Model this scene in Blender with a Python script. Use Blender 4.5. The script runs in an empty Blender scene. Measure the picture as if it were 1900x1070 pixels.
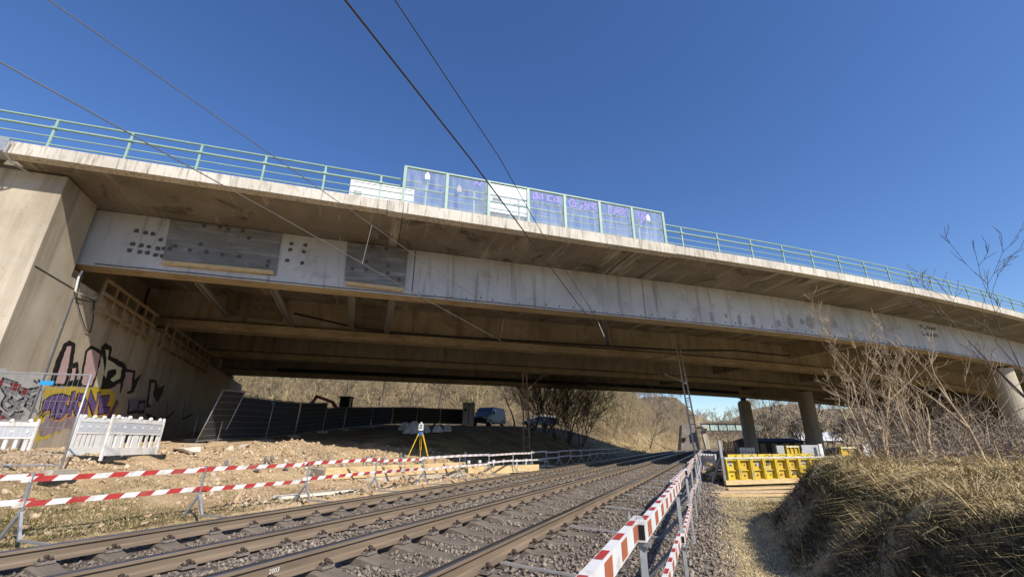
import bpy, bmesh, math, random
import numpy as np
from mathutils import Vector, Matrix

random.seed(7)
rng = np.random.default_rng(7)
SC = bpy.context.scene
COL = SC.collection
R = math.radians

# ------------------------------------------------------------------ camera, sky, sun, exposure
CZ = 1.25                                   # eye height above the ballast
FPX, HORIZ = 797.0, 822.0                   # focal length and horizon row for a 1900 px wide picture
PITCH = math.atan((HORIZ - 535.0) / FPX)
cam_d = bpy.data.cameras.new('camera')
cam = bpy.data.objects.new('camera', cam_d)
COL.objects.link(cam)
cam.location = (0, 0, CZ)
cam.rotation_euler = (math.pi / 2 + PITCH, 0, 0)
cam_d.sensor_width = 36.0
cam_d.lens = 36.0 * FPX / 1900.0
cam_d.clip_start = 0.05
cam_d.clip_end = 6000
SC.camera = cam

SUN_EL, SUN_AZ = R(39.2), R(140.4)          # azimuth clockwise from +Y
world = bpy.data.worlds.new('World')
SC.world = world
world.use_nodes = True
wn = world.node_tree
sky = wn.nodes.new('ShaderNodeTexSky')
sky.sky_type = 'NISHITA'
sky.sun_disc = False
sky.sun_elevation = SUN_EL
sky.sun_rotation = SUN_AZ
sky.air_density = 1.0
sky.dust_density = 0.3
sky.ozone_density = 4.0
hs = wn.nodes.new('ShaderNodeHueSaturation')       # the camera's vivid rendering of a clear spring sky
hs.inputs['Saturation'].default_value = 1.16
hs.inputs['Hue'].default_value = 0.510
wn.links.new(sky.outputs[0], hs.inputs['Color'])
wn.links.new(hs.outputs[0], wn.nodes['Background'].inputs[0])
wn.nodes['Background'].inputs[1].default_value = 0.14
sun_d = bpy.data.lights.new('sun', 'SUN')
sun = bpy.data.objects.new('sun', sun_d)
COL.objects.link(sun)
sun_d.energy = 4.8
sun_d.angle = R(0.53)
sun_d.color = (1.0, 0.93, 0.82)
sun.location = (30, -40, 40)
_d = Vector((-math.sin(SUN_AZ) * math.cos(SUN_EL), -math.cos(SUN_AZ) * math.cos(SUN_EL), -math.sin(SUN_EL)))
sun.rotation_euler = _d.to_track_quat('-Z', 'Y').to_euler()
SC.view_settings.view_transform = 'Standard'
SC.view_settings.look = 'None'
SC.view_settings.gamma = 1.0
SC.view_settings.exposure = 0.26
SC.view_settings.use_curve_mapping = False
SC.render.engine = 'CYCLES'
SC.cycles.max_bounces = 8
SC.cycles.diffuse_bounces = 3
SC.cycles.transparent_max_bounces = 12
SC.cycles.use_denoising = True

# ------------------------------------------------------------------ frames of the place
BA = R(72.2)                                 # bridge axis
E = np.array([math.sin(BA), math.cos(BA)])
N = np.array([-E[1], E[0]])
TA = R(24.2)                                 # railway axis
TD = np.array([math.sin(TA), math.cos(TA)])
LD = np.array([-TD[1], TD[0]])

def bow(s):
    return max(0.0, s - 14.0) ** 2 / 420.0

def BP(s, n, z):
    p = s * E + (n + bow(s)) * N
    return (p[0], p[1], z)

def TP(t, l, z=0.0):
    if t <= 52:
        p = t * TD + l * LD
    else:
        r = 420.0
        a = (t - 52) / r
        c = 52 * TD - r * LD
        q = r + l
        p = c + q * (math.cos(a) * LD + math.sin(a) * TD)
    return (p[0], p[1], z)

def tl(x, y):
    return x * TD[0] + y * TD[1], x * LD[0] + y * LD[1]

def sn(x, y):
    return x * E[0] + y * E[1], x * N[0] + y * N[1]

def ray(u, v):
    x = (u - 950) / FPX
    y = (535 - v) / FPX
    return np.array([x, math.cos(PITCH) - y * math.sin(PITCH), math.sin(PITCH) + y * math.cos(PITCH)])

def at_z(u, v, z):
    d = ray(u, v)
    k = (z - CZ) / d[2]
    return d[0] * k, d[1] * k

def at_y(u, v, y):
    d = ray(u, v)
    k = y / d[1]
    return (d[0] * k, y, CZ + d[2] * k)

def at_n(u, v, n):
    d = ray(u, v)
    k = n / float(d[:2] @ N)
    return float(d[:2] @ E) * k, CZ + d[2] * k

AB0, ABK = -9.55, -0.0625                    # abutment face: s = AB0 + ABK * (n - 15)
def ab_s(n):
    return AB0 + ABK * (n - 15.0)

def on_ab(u, v):
    d = ray(u, v)
    k = (AB0 - ABK * 15.0) / float(d[:2] @ E - ABK * (d[:2] @ N))
    return float(d[:2] @ N) * k, CZ + d[2] * k

# ------------------------------------------------------------------ numeric noise for shapes
def _hash(ix, iy, seed):
    h = (ix.astype(np.int64) * 374761393 + iy.astype(np.int64) * 668265263 + seed * 1442695041) & 0x7fffffff
    h = ((h ^ (h >> 13)) * 1274126177) & 0x7fffffff
    return ((h ^ (h >> 16)) & 0xffff) / 65535.0

def vnoise(x, y, seed=0):
    x = np.asarray(x, float); y = np.asarray(y, float)
    ix = np.floor(x); iy = np.floor(y)
    fx = x - ix; fy = y - iy
    fx = fx * fx * (3 - 2 * fx); fy = fy * fy * (3 - 2 * fy)
    a = _hash(ix, iy, seed); b = _hash(ix + 1, iy, seed)
    c = _hash(ix, iy + 1, seed); d = _hash(ix + 1, iy + 1, seed)
    return (a * (1 - fx) + b * fx) * (1 - fy) + (c * (1 - fx) + d * fx) * fy

def fbm(x, y, seed=0, octv=4):
    s = 0; a = 0.5; f = 1.0
    for i in range(octv):
        s = s + a * (vnoise(np.asarray(x) * f, np.asarray(y) * f, seed + i) - 0.5)
        a *= 0.5; f *= 2.03
    return s

def sm(x):
    x = np.clip(x, 0, 1)
    return x * x * (3 - 2 * x)

def lerp(a, b, k):
    return a + (b - a) * k

# ------------------------------------------------------------------ mesh builder
class MB:
    def __init__(self):
        self.v = []; self.f = []; self.m = []

    def add(self, vs, fs, mi=0):
        o = len(self.v)
        self.v.extend([tuple(p) for p in vs])
        self.f.extend([tuple(o + i for i in q) for q in fs])
        self.m.extend([mi] * len(fs))
        return self

    def quad(self, a, b, c, d, mi=0):
        return self.add([a, b, c, d], [(0, 1, 2, 3)], mi)

    def hexa(self, p, mi=0):
        """eight corners: bottom ring 0-3, top ring 4-7"""
        return self.add(p, [(3, 2, 1, 0), (4, 5, 6, 7), (0, 1, 5, 4), (1, 2, 6, 5), (2, 3, 7, 6), (3, 0, 4, 7)], mi)

    def box(self, c, s, rz=0.0, mi=0, M=None):
        hx, hy, hz = s[0] / 2, s[1] / 2, s[2] / 2
        p = [(-hx, -hy, -hz), (hx, -hy, -hz), (hx, hy, -hz), (-hx, hy, -hz), (-hx, -hy, hz), (hx, -hy, hz), (hx, hy, hz), (-hx, hy, hz)]
        if M is None:
            M = Matrix.Rotation(rz, 3, 'Z')
        return self.hexa([Vector(c) + M @ Vector(q) for q in p], mi)

    def bar(self, a, b, w, h=None, mi=0, up=(0, 0, 1)):
        """square bar from a to b"""
        h = h or w
        a = Vector(a); b = Vector(b)
        d = (b - a).normalized()
        u = Vector(up)
        if abs(d.dot(u)) > 0.98:
            u = Vector((1, 0, 0))
        x = d.cross(u).normalized(); y = x.cross(d)
        x *= w / 2; y *= h / 2
        return self.hexa([a - x - y, a + x - y, a + x + y, a - x + y, b - x - y, b + x - y, b + x + y, b - x + y], mi)

    def tube(self, pts, r, k=6, mi=0, caps=True):
        pts = [Vector(p) for p in pts]
        rs = r if isinstance(r, (list, tuple)) else [r] * len(pts)
        vs = []; fs = []
        px = None
        for i, p in enumerate(pts):
            d = (pts[min(i + 1, len(pts) - 1)] - pts[max(i - 1, 0)]).normalized()
            if px is None:
                u = Vector((0, 0, 1)) if abs(d.z) < 0.95 else Vector((1, 0, 0))
                px = d.cross(u).normalized()
            else:
                px = (px - d * px.dot(d)).normalized()
            py = d.cross(px)
            for j in range(k):
                a = 2 * math.pi * j / k
                vs.append(p + px * (rs[i] * math.cos(a)) + py * (rs[i] * math.sin(a)))
        for i in range(len(pts) - 1):
            for j in range(k):
                j2 = (j + 1) % k
                fs.append((i * k + j, i * k + j2, (i + 1) * k + j2, (i + 1) * k + j))
        if caps:
            fs.append(tuple(reversed(range(k))))
            fs.append(tuple((len(pts) - 1) * k + j for j in range(k)))
        return self.add(vs, fs, mi)

    def sweep(self, prof, frames, mi=0, caps=True):
        """closed profile [(a,b)] carried through frames fn(a,b)->point"""
        k = len(prof); vs = []; fs = []
        for fr in frames:
            for a, b in prof:
                vs.append(fr(a, b))
        for i in range(len(frames) - 1):
            for j in range(k):
                j2 = (j + 1) % k
                fs.append((i * k + j, i * k + j2, (i + 1) * k + j2, (i + 1) * k + j))
        if caps:
            fs.append(tuple(reversed(range(k))))
            fs.append(tuple((len(frames) - 1) * k + j for j in range(k)))
        return self.add(vs, fs, mi)

    def mesh(self, name):
        me = bpy.data.meshes.new(name)
        me.from_pydata(self.v, [], self.f)
        if any(self.m):
            me.polygons.foreach_set('material_index', self.m)
        me.update()
        return me

    def build(self, name, mats, parent=None, smooth=False, fix=True, **kw):
        me = self.mesh(name)
        if fix:
            bm = bmesh.new(); bm.from_mesh(me)
            bmesh.ops.recalc_face_normals(bm, faces=bm.faces)
            bm.to_mesh(me); bm.free()
        return link(name, me, mats, parent, smooth, **kw)

def link(name, me, mats, parent=None, smooth=False, **kw):
    if not isinstance(mats, (list, tuple)):
        mats = [mats]
    if not me.materials:
        for m in mats:
            me.materials.append(m)
    if smooth:
        me.polygons.foreach_set('use_smooth', [True] * len(me.polygons))
    o = bpy.data.objects.new(name, me)
    COL.objects.link(o)
    if parent is not None:
        o.parent = parent
    tag(o, **kw)
    return o

def tag(o, label=None, cat=None, group=None, kind=None):
    if label: o['label'] = label
    if cat: o['category'] = cat
    if group: o['group'] = group
    if kind: o['kind'] = kind
    return o

def empty(name, loc=(0, 0, 0), rz=0.0, **kw):
    o = bpy.data.objects.new(name, None)
    o.empty_display_size = 0.2
    COL.objects.link(o)
    o.location = loc
    o.rotation_euler = (0, 0, rz)
    return tag(o, **kw)

def place(name, me, parent=None, loc=(0, 0, 0), rot=(0, 0, 0), scale=None, **kw):
    """another object on shared mesh data"""
    o = bpy.data.objects.new(name, me)
    COL.objects.link(o)
    o.location = loc
    o.rotation_euler = rot
    if scale: o.scale = scale
    if parent is not None: o.parent = parent
    return tag(o, **kw)

def np_mesh(name, V, F):
    """V (n,3), F (m,3) or (m,4) arrays"""
    me = bpy.data.meshes.new(name)
    V = np.asarray(V, np.float32); F = np.asarray(F, np.int32)
    k = F.shape[1]
    me.vertices.add(len(V)); me.vertices.foreach_set('co', V.ravel())
    me.loops.add(F.size); me.loops.foreach_set('vertex_index', F.ravel())
    me.polygons.add(len(F))
    me.polygons.foreach_set('loop_start', np.arange(0, F.size, k, dtype=np.int32))
    me.update(calc_edges=True)
    return me

def soup(variants, which, pos, rot, scale):
    """join many copies of a few (V,F) variants: rot (n,3,3), scale (n,3)"""
    VV = []; FF = []; base = 0
    for i, (v, f) in enumerate(variants):
        idx = np.nonzero(which == i)[0]
        if not len(idx): continue
        P = v[None, :, :] * scale[idx][:, None, :]
        P = np.einsum('nij,nkj->nki', rot[idx], P) + pos[idx][:, None, :]
        VV.append(P.reshape(-1, 3))
        FF.append((f[None, :, :] + (base + np.arange(len(idx)) * len(v))[:, None, None]).reshape(-1, f.shape[1]))
        base += len(idx) * len(v)
    return np.concatenate(VV), np.concatenate(FF)

def rand_rot(n):
    q = rng.normal(size=(n, 4)); q /= np.linalg.norm(q, axis=1)[:, None]
    w, x, y, z = q.T
    return np.stack([np.stack([1 - 2 * (y * y + z * z), 2 * (x * y - z * w), 2 * (x * z + y * w)], 1),
                     np.stack([2 * (x * y + z * w), 1 - 2 * (x * x + z * z), 2 * (y * z - x * w)], 1),
                     np.stack([2 * (x * z - y * w), 2 * (y * z + x * w), 1 - 2 * (x * x + y * y)], 1)], 1)

def stone_variant(seed, k=9, flat=0.75):
    r = random.Random(seed)
    bm = bmesh.new()
    for i in range(k):
        a = Vector((r.gauss(0, 1), r.gauss(0, 1), r.gauss(0, 1))).normalized()
        a = a * r.uniform(0.8, 1.05)
        bm.verts.new((a.x, a.y * r.uniform(0.7, 1), a.z * flat))
    bmesh.ops.convex_hull(bm, input=bm.verts)
    bmesh.ops.triangulate(bm, faces=bm.faces)
    loose = [v for v in bm.verts if not v.link_faces]
    bmesh.ops.delete(bm, geom=loose, context='VERTS')
    bm.verts.ensure_lookup_table(); bm.verts.index_update()
    V = np.array([v.co[:] for v in bm.verts]); F = np.array([[v.index for v in f.verts] for f in bm.faces])
    bm.free()
    return V, F
STONES = [stone_variant(i) for i in range(8)]

# ------------------------------------------------------------------ materials
def new_mat(name):
    m = bpy.data.materials.new(name)
    m.use_nodes = True
    nt = m.node_tree
    return m, nt, nt.nodes['Principled BSDF']

def nd(nt, typ, **kw):
    n = nt.nodes.new(typ)
    for k, v in kw.items():
        setattr(n, k, v)
    return n

def coords(nt, frame='world', scale=(1, 1, 1)):
    """world position, optionally turned into bridge (s,n,z) or track (t,l,z) axes, then scaled"""
    g = nd(nt, 'ShaderNodeNewGeometry')
    out = g.outputs['Position']
    if frame == 'object':
        out = nd(nt, 'ShaderNodeTexCoord').outputs['Object']
    elif frame in ('bridge', 'track'):
        a, b = (E, N) if frame == 'bridge' else (TD, LD)
        cmb = nd(nt, 'ShaderNodeCombineXYZ')
        for i, ax in enumerate(((a[0], a[1], 0), (b[0], b[1], 0), (0, 0, 1))):
            d = nd(nt, 'ShaderNodeVectorMath', operation='DOT_PRODUCT')
            nt.links.new(out, d.inputs[0]); d.inputs[1].default_value = ax
            nt.links.new(d.outputs['Value'], cmb.inputs[i])
        out = cmb.outputs[0]
    mp = nd(nt, 'ShaderNodeVectorMath', operation='MULTIPLY')
    nt.links.new(out, mp.inputs[0]); mp.inputs[1].default_value = scale
    return mp.outputs[0]

def noise(nt, vec, scale=1.0, detail=6.0, rough=0.6, dist=0.0):
    n = nd(nt, 'ShaderNodeTexNoise')
    n.inputs['Scale'].default_value = scale
    n.inputs['Detail'].default_value = detail
    n.inputs['Roughness'].default_value = rough
    n.inputs['Distortion'].default_value = dist
    nt.links.new(vec, n.inputs['Vector'])
    return n.outputs['Fac']

def ramp(nt, fac, stops):
    r = nd(nt, 'ShaderNodeValToRGB')
    el = r.color_ramp.elements
    while len(el) < len(stops): el.new(0.5)
    for e, (p, c) in zip(el, stops):
        e.position = p
        e.color = (c[0], c[1], c[2], 1) if isinstance(c, (tuple, list)) else (c, c, c, 1)
    nt.links.new(fac, r.inputs[0])
    return r.outputs[0]

def mix(nt, fac, a, b, mode='MIX'):
    m = nd(nt, 'ShaderNodeMix', data_type='RGBA', blend_type=mode)
    for s, v in ((m.inputs[0], fac), (m.inputs[6], a), (m.inputs[7], b)):
        if hasattr(v, 'node'): nt.links.new(v, s)
        elif isinstance(v, (int, float)): s.default_value = v
        else: s.default_value = (v[0], v[1], v[2], 1)
    return m.outputs[2]

def bump(nt, b, h, strength=0.3, dist=0.02):
    n = nd(nt, 'ShaderNodeBump')
    n.inputs['Strength'].default_value = strength
    n.inputs['Distance'].default_value = dist
    nt.links.new(h, n.inputs['Height'])
    nt.links.new(n.outputs[0], b.inputs['Normal'])

def simple(name, col, rough=0.6, metal=0.0, var=0.25, scale=3.0, frame='world', bumps=0.0, spec=0.4, vscale=(1, 1, 1), stain=None):
    m, nt, b = new_mat(name)
    v = coords(nt, frame, vscale)
    f = noise(nt, v, scale, 5, 0.65)
    lo = tuple(c * (1 - var) for c in col); hi = tuple(min(1, c * (1 + var)) for c in col)
    c = ramp(nt, f, [(0.3, lo), (0.7, hi)])
    if stain:
        f2 = noise(nt, v, scale * 0.37 + 0.2, 6, 0.7, 0.4)
        c = mix(nt, ramp(nt, f2, [(0.52, 0.0), (0.66, 1.0)]), c, stain)
    nt.links.new(c, b.inputs['Base Color'])
    b.inputs['Roughness'].default_value = rough
    b.inputs['Metallic'].default_value = metal
    b.inputs['Specular IOR Level'].default_value = spec
    if bumps:
        bump(nt, b, noise(nt, v, scale * 6, 4, 0.6), bumps, 0.02)
    return m

def concrete(name, lo, hi, streak, stain, frame='bridge', svec=(2.5, 2.5, 0.16), patch=0.5, speck=True, rough=0.85, thr=(0.5, 0.72), board=None):
    """weathered concrete: broad clouds, run-off streaks drawn out along one axis, pores"""
    m, nt, b = new_mat(name)
    v = coords(nt, frame)
    c = ramp(nt, noise(nt, v, 0.45, 7, 0.62), [(0.32, lo), (0.68, hi)])
    vs = coords(nt, frame, svec)
    st = ramp(nt, noise(nt, vs, 1.0, 6, 0.68, 0.15), [(thr[0], 0.0), (thr[1], 1.0)])
    c = mix(nt, st, c, streak)
    pt = ramp(nt, noise(nt, v, 0.7, 8, 0.7, 0.6), [(0.56, 0.0), (0.63, patch)])
    c = mix(nt, pt, c, stain)
    h = noise(nt, v, 24, 5, 0.65)
    if board:
        w = nd(nt, 'ShaderNodeTexWave', wave_type='BANDS', bands_direction=board[0])
        w.inputs['Scale'].default_value = board[1]; w.inputs['Distortion'].default_value = 0.6; w.inputs['Detail'].default_value = 2
        nt.links.new(v, w.inputs['Vector'])
        c = mix(nt, board[2], c, mix(nt, 1.0, c, w.outputs[0], 'MULTIPLY'))
    if speck:
        sp = ramp(nt, noise(nt, v, 9, 3, 0.5), [(0.66, 1.0), (0.74, 0.62)])
        c = mix(nt, 1.0, c, sp, 'MULTIPLY')
    nt.links.new(c, b.inputs['Base Color'])
    b.inputs['Roughness'].default_value = rough
    b.inputs['Specular IOR Level'].default_value = 0.25
    bump(nt, b, h, 0.35, 0.012)
    return m

M = {}
M['cornice'] = concrete('cornice_concrete', (.47, .43, .36), (.64, .60, .52), (.19, .16, .115), (.33, .29, .22), svec=(10, 10, 0.7), thr=(.49, .70), patch=.4)
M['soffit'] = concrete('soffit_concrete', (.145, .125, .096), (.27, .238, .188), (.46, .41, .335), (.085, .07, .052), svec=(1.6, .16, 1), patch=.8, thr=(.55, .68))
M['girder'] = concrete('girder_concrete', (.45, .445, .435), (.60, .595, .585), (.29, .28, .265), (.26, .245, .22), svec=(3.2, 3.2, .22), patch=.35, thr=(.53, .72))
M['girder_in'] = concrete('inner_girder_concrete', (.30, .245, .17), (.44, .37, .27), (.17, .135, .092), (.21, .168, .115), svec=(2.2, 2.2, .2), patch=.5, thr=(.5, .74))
M['flange'] = concrete('flange_concrete', (.30, .235, .145), (.44, .36, .24), (.19, .14, .085), (.20, .15, .09), svec=(1.2, 4, 4), patch=.5)  # brown of light bounced off the ground, put into the flange colour
M['abut'] = concrete('abutment_concrete', (.40, .34, .25), (.58, .51, .40), (.27, .225, .165), (.47, .44, .37), svec=(1.3, 1.3, .09), patch=.55, thr=(.50, .72))
M['pier'] = concrete('pier_concrete', (.40, .35, .27), (.52, .46, .37), (.26, .22, .17), (.34, .30, .24), svec=(2, 2, .12), patch=.4)
M['patch'] = concrete('repair_mortar', (.15, .15, .145), (.24, .24, .235), (.34, .34, .34), (.10, .10, .098), svec=(.7, .7, 7), patch=.5, thr=(.5, .7))
M['patch_brown'] = concrete('anchor_block_concrete', (.16, .13, .09), (.22, .18, .13), (.12, .09, .06), (.12, .09, .06), patch=.4)
M['hole'] = simple('rough_dark_mortar', (.11, .105, .10), .95, var=.5, scale=30)
M['joint'] = simple('joint_filler', (.03, .028, .026), .8)
M['soft_stain'] = simple('pale_repair_paint', (.33, .34, .35), .85, var=.12, scale=5)
M['wood'] = simple('sawn_timber', (.60, .43, .22), .75, var=.3, scale=4, vscale=(1, 1, 6), bumps=.15)
M['wood_old'] = simple('weathered_timber', (.36, .27, .17), .8, var=.3, scale=5, bumps=.15)
M['wood_pale'] = simple('pale_batten', (.55, .40, .24), .75, var=.2, scale=5)
M['form_yellow'] = simple('yellow_formwork_sheet', (.54, .36, .045), .6, var=.25, scale=5, stain=(.26, .21, .12))
M['form_rib'] = simple('formwork_steel_yellow', (.58, .42, .03), .5, var=.25, scale=7, stain=(.36, .32, .22), spec=.4)
M['form_edge'] = simple('formwork_edge_bar', (.55, .52, .40), .6, var=.25, scale=6)
M['rail_green'] = simple('mint_green_paint', (.27, .40, .32), .5, var=.12, scale=4, spec=.5)
M['galv'] = simple('galvanised_steel', (.42, .43, .44), .45, .55, var=.18, scale=14, spec=.5)
M['galv_dark'] = simple('dull_steel', (.22, .22, .22), .6, .4, var=.25, scale=8)
M['mast'] = simple('rusty_mast_steel', (.21, .14, .10), .75, .2, var=.35, scale=5)
M['mast_grey'] = simple('grey_mast_steel', (.40, .38, .36), .6, .3, var=.2, scale=5)
M['wire'] = simple('copper_wire', (.10, .085, .075), .5, .6, var=.1)
M['wire_thin'] = simple('bronze_wire', (.42, .40, .36), .45, .5, var=.1)
M['wire_mid'] = simple('weathered_wire', (.22, .20, .17), .45, .4, var=.1)
M['white_plastic'] = simple('white_barrier_plastic', (.74, .73, .70), .5, var=.07, scale=5, stain=(.55, .50, .42))
M['white_plastic_b'] = simple('greyed_barrier_plastic', (.66, .66, .64), .55, var=.1, scale=5, stain=(.50, .46, .40))
M['reflector'] = simple('silver_reflector_sheet', (.50, .52, .55), .4, var=.08, scale=12)
M['bar_white'] = simple('white_barrier_paint', (.74, .73, .71), .45, var=.06, scale=8, stain=(.50, .45, .37))
M['bar_red'] = simple('red_barrier_paint', (.42, .04, .035), .5, var=.2, scale=9, stain=(.36, .10, .08))
M['bar_glare'] = simple('glare_pale_red', (.58, .44, .41), .5, var=.15, scale=8)  # distance glare on the far bars painted into their red
M['bar_red_b'] = simple('faded_red_paint', (.42, .13, .06), .5, var=.12, scale=8)
M['net_shade'] = simple('black_net_and_shade', (.012, .012, .013), .8, var=.4, scale=10)  # real netting, also stands in for shade along the far fence
M['black_rubber'] = simple('black_rubber', (.02, .02, .02), .8, var=.3)
M['hollow_shade'] = simple('hollow_shade_paint', (.01, .01, .01), .9)  # near-black painted for the shade inside hollow openings
M['rebar'] = simple('grey_anchor_steel', (.25, .25, .25), .5, .5, var=.3)
M['sleeper'] = concrete('sleeper_concrete', (.135, .11, .088), (.20, .165, .13), (.10, .08, .062), (.12, .096, .075), frame='world', svec=(4, 4, 4), patch=.6)
M['clip'] = simple('rusty_rail_clip', (.075, .052, .04), .75, .2, var=.4, scale=20)
M['pad'] = simple('grey_plinth_plate', (.19, .165, .14), .8, var=.3, scale=20)
M['tri_yellow'] = simple('tripod_yellow', (.75, .48, .03), .45, var=.08)
M['tri_blue'] = simple('tripod_blue', (.05, .16, .45), .45, var=.08)
M['inst_white'] = simple('instrument_white', (.72, .72, .70), .4, var=.05)
M['container'] = simple('white_container_paint', (.74, .74, .73), .45, var=.05, scale=3)
M['grey_print'] = simple('grey_print', (.30, .31, .32), .5, var=.1)
M['dark_print'] = simple('dark_print', (.035, .035, .04), .5, var=.2)
M['cabin_blue'] = simple('cabin_plastic', (.20, .27, .33), .5, var=.1)
M['cabin_grey'] = simple('cabin_panel', (.46, .47, .46), .5, var=.1)
M['van_paint'] = simple('van_paint', (.13, .16, .21), .3, var=.04, spec=.6)
M['glass_dark'] = simple('dark_window_glass', (.02, .025, .03), .08, var=.05, spec=.8)
M['head_lamp'] = simple('headlamp_glass', (.85, .85, .82), .15, var=.02, spec=.8)
M['orange'] = simple('excavator_orange', (.30, .11, .04), .55, var=.2)
M['bag'] = simple('woven_bag_fabric', (.66, .66, .68), .85, var=.14, scale=6, bumps=.3)
M['grey_sheet'] = simple('grey_coated_sheet', (.36, .37, .38), .6, var=.08, scale=3)
M['green_steel'] = simple('pale_green_bridge_panel', (.36, .45, .40), .6, var=.15, scale=2)
M['dark_steel'] = simple('dark_bridge_steel', (.06, .065, .06), .6, .3, var=.3)
M['brick'] = simple('pale_masonry', (.20, .17, .145), .9, var=.35, scale=2, bumps=.3)
M['roof_white'] = simple('white_roof_sheet', (.80, .80, .79), .6, var=.04)
M['wall_dark'] = simple('dark_shed_wall', (.07, .065, .06), .8, var=.3)
M['bark'] = simple('pale_bark', (.30, .235, .17), .9, var=.4, scale=6, bumps=.3)
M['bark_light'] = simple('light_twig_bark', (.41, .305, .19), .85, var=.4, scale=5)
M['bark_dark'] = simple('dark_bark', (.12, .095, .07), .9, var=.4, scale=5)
M['twig_straw'] = simple('straw_twigs', (.34, .265, .145), .9, var=.5, scale=.35)
M['twig_olive'] = simple('olive_twigs', (.25, .205, .105), .9, var=.5, scale=.3)
M['twig_grey'] = simple('grey_brown_twigs', (.25, .20, .145), .9, var=.35, scale=.3)
M['asphalt'] = simple('old_paving', (.09, .085, .08), .9, var=.3, scale=6, bumps=.2)
M['paint_black'] = simple('spray_black', (.015, .015, .016), .6, var=.3, scale=9)
M['paint_pink'] = simple('spray_pink', (.60, .42, .42), .7, var=.08, scale=3)
M['paint_cream'] = simple('spray_cream', (.66, .66, .48), .7, var=.08, scale=3)
M['paint_yellow'] = simple('spray_yellow', (.62, .46, .05), .7, var=.15, scale=2)
M['paint_purple'] = simple('spray_purple', (.15, .10, .26), .7, var=.18, scale=3)
M['paint_orange'] = simple('spray_orange', (.62, .30, .12), .7, var=.15, scale=3)
M['paint_white'] = simple('spray_silver_white', (.56, .56, .55), .7, var=.12, scale=4)
M['paint_red'] = simple('spray_dark_red', (.28, .05, .06), .7, var=.2, scale=4)
M['paint_haze'] = simple('faded_purple_spray', (.30, .24, .27), .7, var=.25, scale=3)
M['paint_violet'] = simple('spray_violet_on_glass', (.30, .22, .62), .6, var=.1, scale=4)
M['tag_blue'] = simple('blue_fence_tag', (.03, .30, .60), .5, var=.05)
M['white_board'] = simple('bright_lath', (.80, .74, .60), .7, var=.06)

# rail steel: rusty sides, worn bright head on top
m, nt, b = new_mat('rail_steel')
v = coords(nt, 'track', (1, 1, 1))
rust = ramp(nt, noise(nt, coords(nt, 'track', (.5, 6, 6)), 2.0, 6, .6), [(.3, (.145, .108, .072)), (.7, (.25, .19, .132))])
nt.links.new(rust, b.inputs['Base Color']); b.inputs['Roughness'].default_value = .7; b.inputs['Metallic'].default_value = .1
bump(nt, b, noise(nt, v, 60, 4, .6), .2, .004)
M['rail'] = m
m, nt, b = new_mat('rail_head_steel')
c = ramp(nt, noise(nt, coords(nt, 'track', (.4, 40, 40)), 1.0, 4, .6), [(.3, (.16, .14, .13)), (.7, (.38, .37, .36))])
nt.links.new(c, b.inputs['Base Color']); b.inputs['Roughness'].default_value = .27; b.inputs['Metallic'].default_value = .9
M['rail_head'] = m

def stony(name, cols, scale=3.0, var_scale=18.0, rough=.95):
    """many loose pieces in one object: colour differs from piece to piece"""
    m, nt, b = new_mat(name)
    g = nd(nt, 'ShaderNodeNewGeometry')
    c = ramp(nt, g.outputs['Random Per Island'], [(i / max(1, len(cols) - 1), q) for i, q in enumerate(cols)])
    v = coords(nt, 'world')
    c = mix(nt, .55, c, mix(nt, 1.0, c, ramp(nt, noise(nt, v, var_scale, 4, .6), [(.3, .45), (.7, 1.35)]), 'MULTIPLY'))
    c = mix(nt, .6, c, mix(nt, 1.0, c, ramp(nt, noise(nt, v, scale * .2, 4, .6), [(.35, .6), (.65, 1.25)]), 'MULTIPLY'))
    nt.links.new(c, b.inputs['Base Color']); b.inputs['Roughness'].default_value = rough
    b.inputs['Specular IOR Level'].default_value = .2
    return m
M['ballast'] = stony('ballast_stone', [(.14, .112, .09), (.245, .198, .158), (.18, .146, .115), (.30, .25, .20), (.215, .172, .135), (.40, .34, .27)])
M['rubble'] = stony('tan_rubble', [(.36, .25, .14), (.47, .34, .21), (.52, .40, .26), (.40, .28, .165), (.56, .46, .32), (.33, .23, .14)])
M['rubble_pale'] = stony('pale_rubble', [(.55, .47, .35), (.62, .54, .42), (.48, .40, .29)])
M['straw'] = stony('dry_grass', [(.44, .32, .15), (.62, .46, .23), (.28, .21, .095), (.76, .60, .34), (.52, .38, .185), (.30, .25, .10), (.68, .52, .28)], rough=.8)
M['shade_grass'] = stony('bank_shade_grass', [(.085, .065, .035), (.14, .105, .055), (.06, .05, .03), (.11, .10, .045), (.22, .17, .09)], rough=.9)  # shade of the bank's steep face painted into the blade colour
M['straw_pale'] = stony('pale_straw', [(.66, .53, .30), (.80, .66, .41), (.52, .41, .22), (.72, .59, .35), (.46, .39, .18)], rough=.8)
M['greengrass'] = stony('green_grass', [(.12, .14, .045), (.20, .19, .075), (.27, .23, .10), (.15, .16, .05)], rough=.8)
M['litter'] = stony('leaf_litter', [(.15, .10, .055), (.23, .16, .09), (.11, .085, .05), (.30, .22, .13)], rough=.9)

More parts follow.
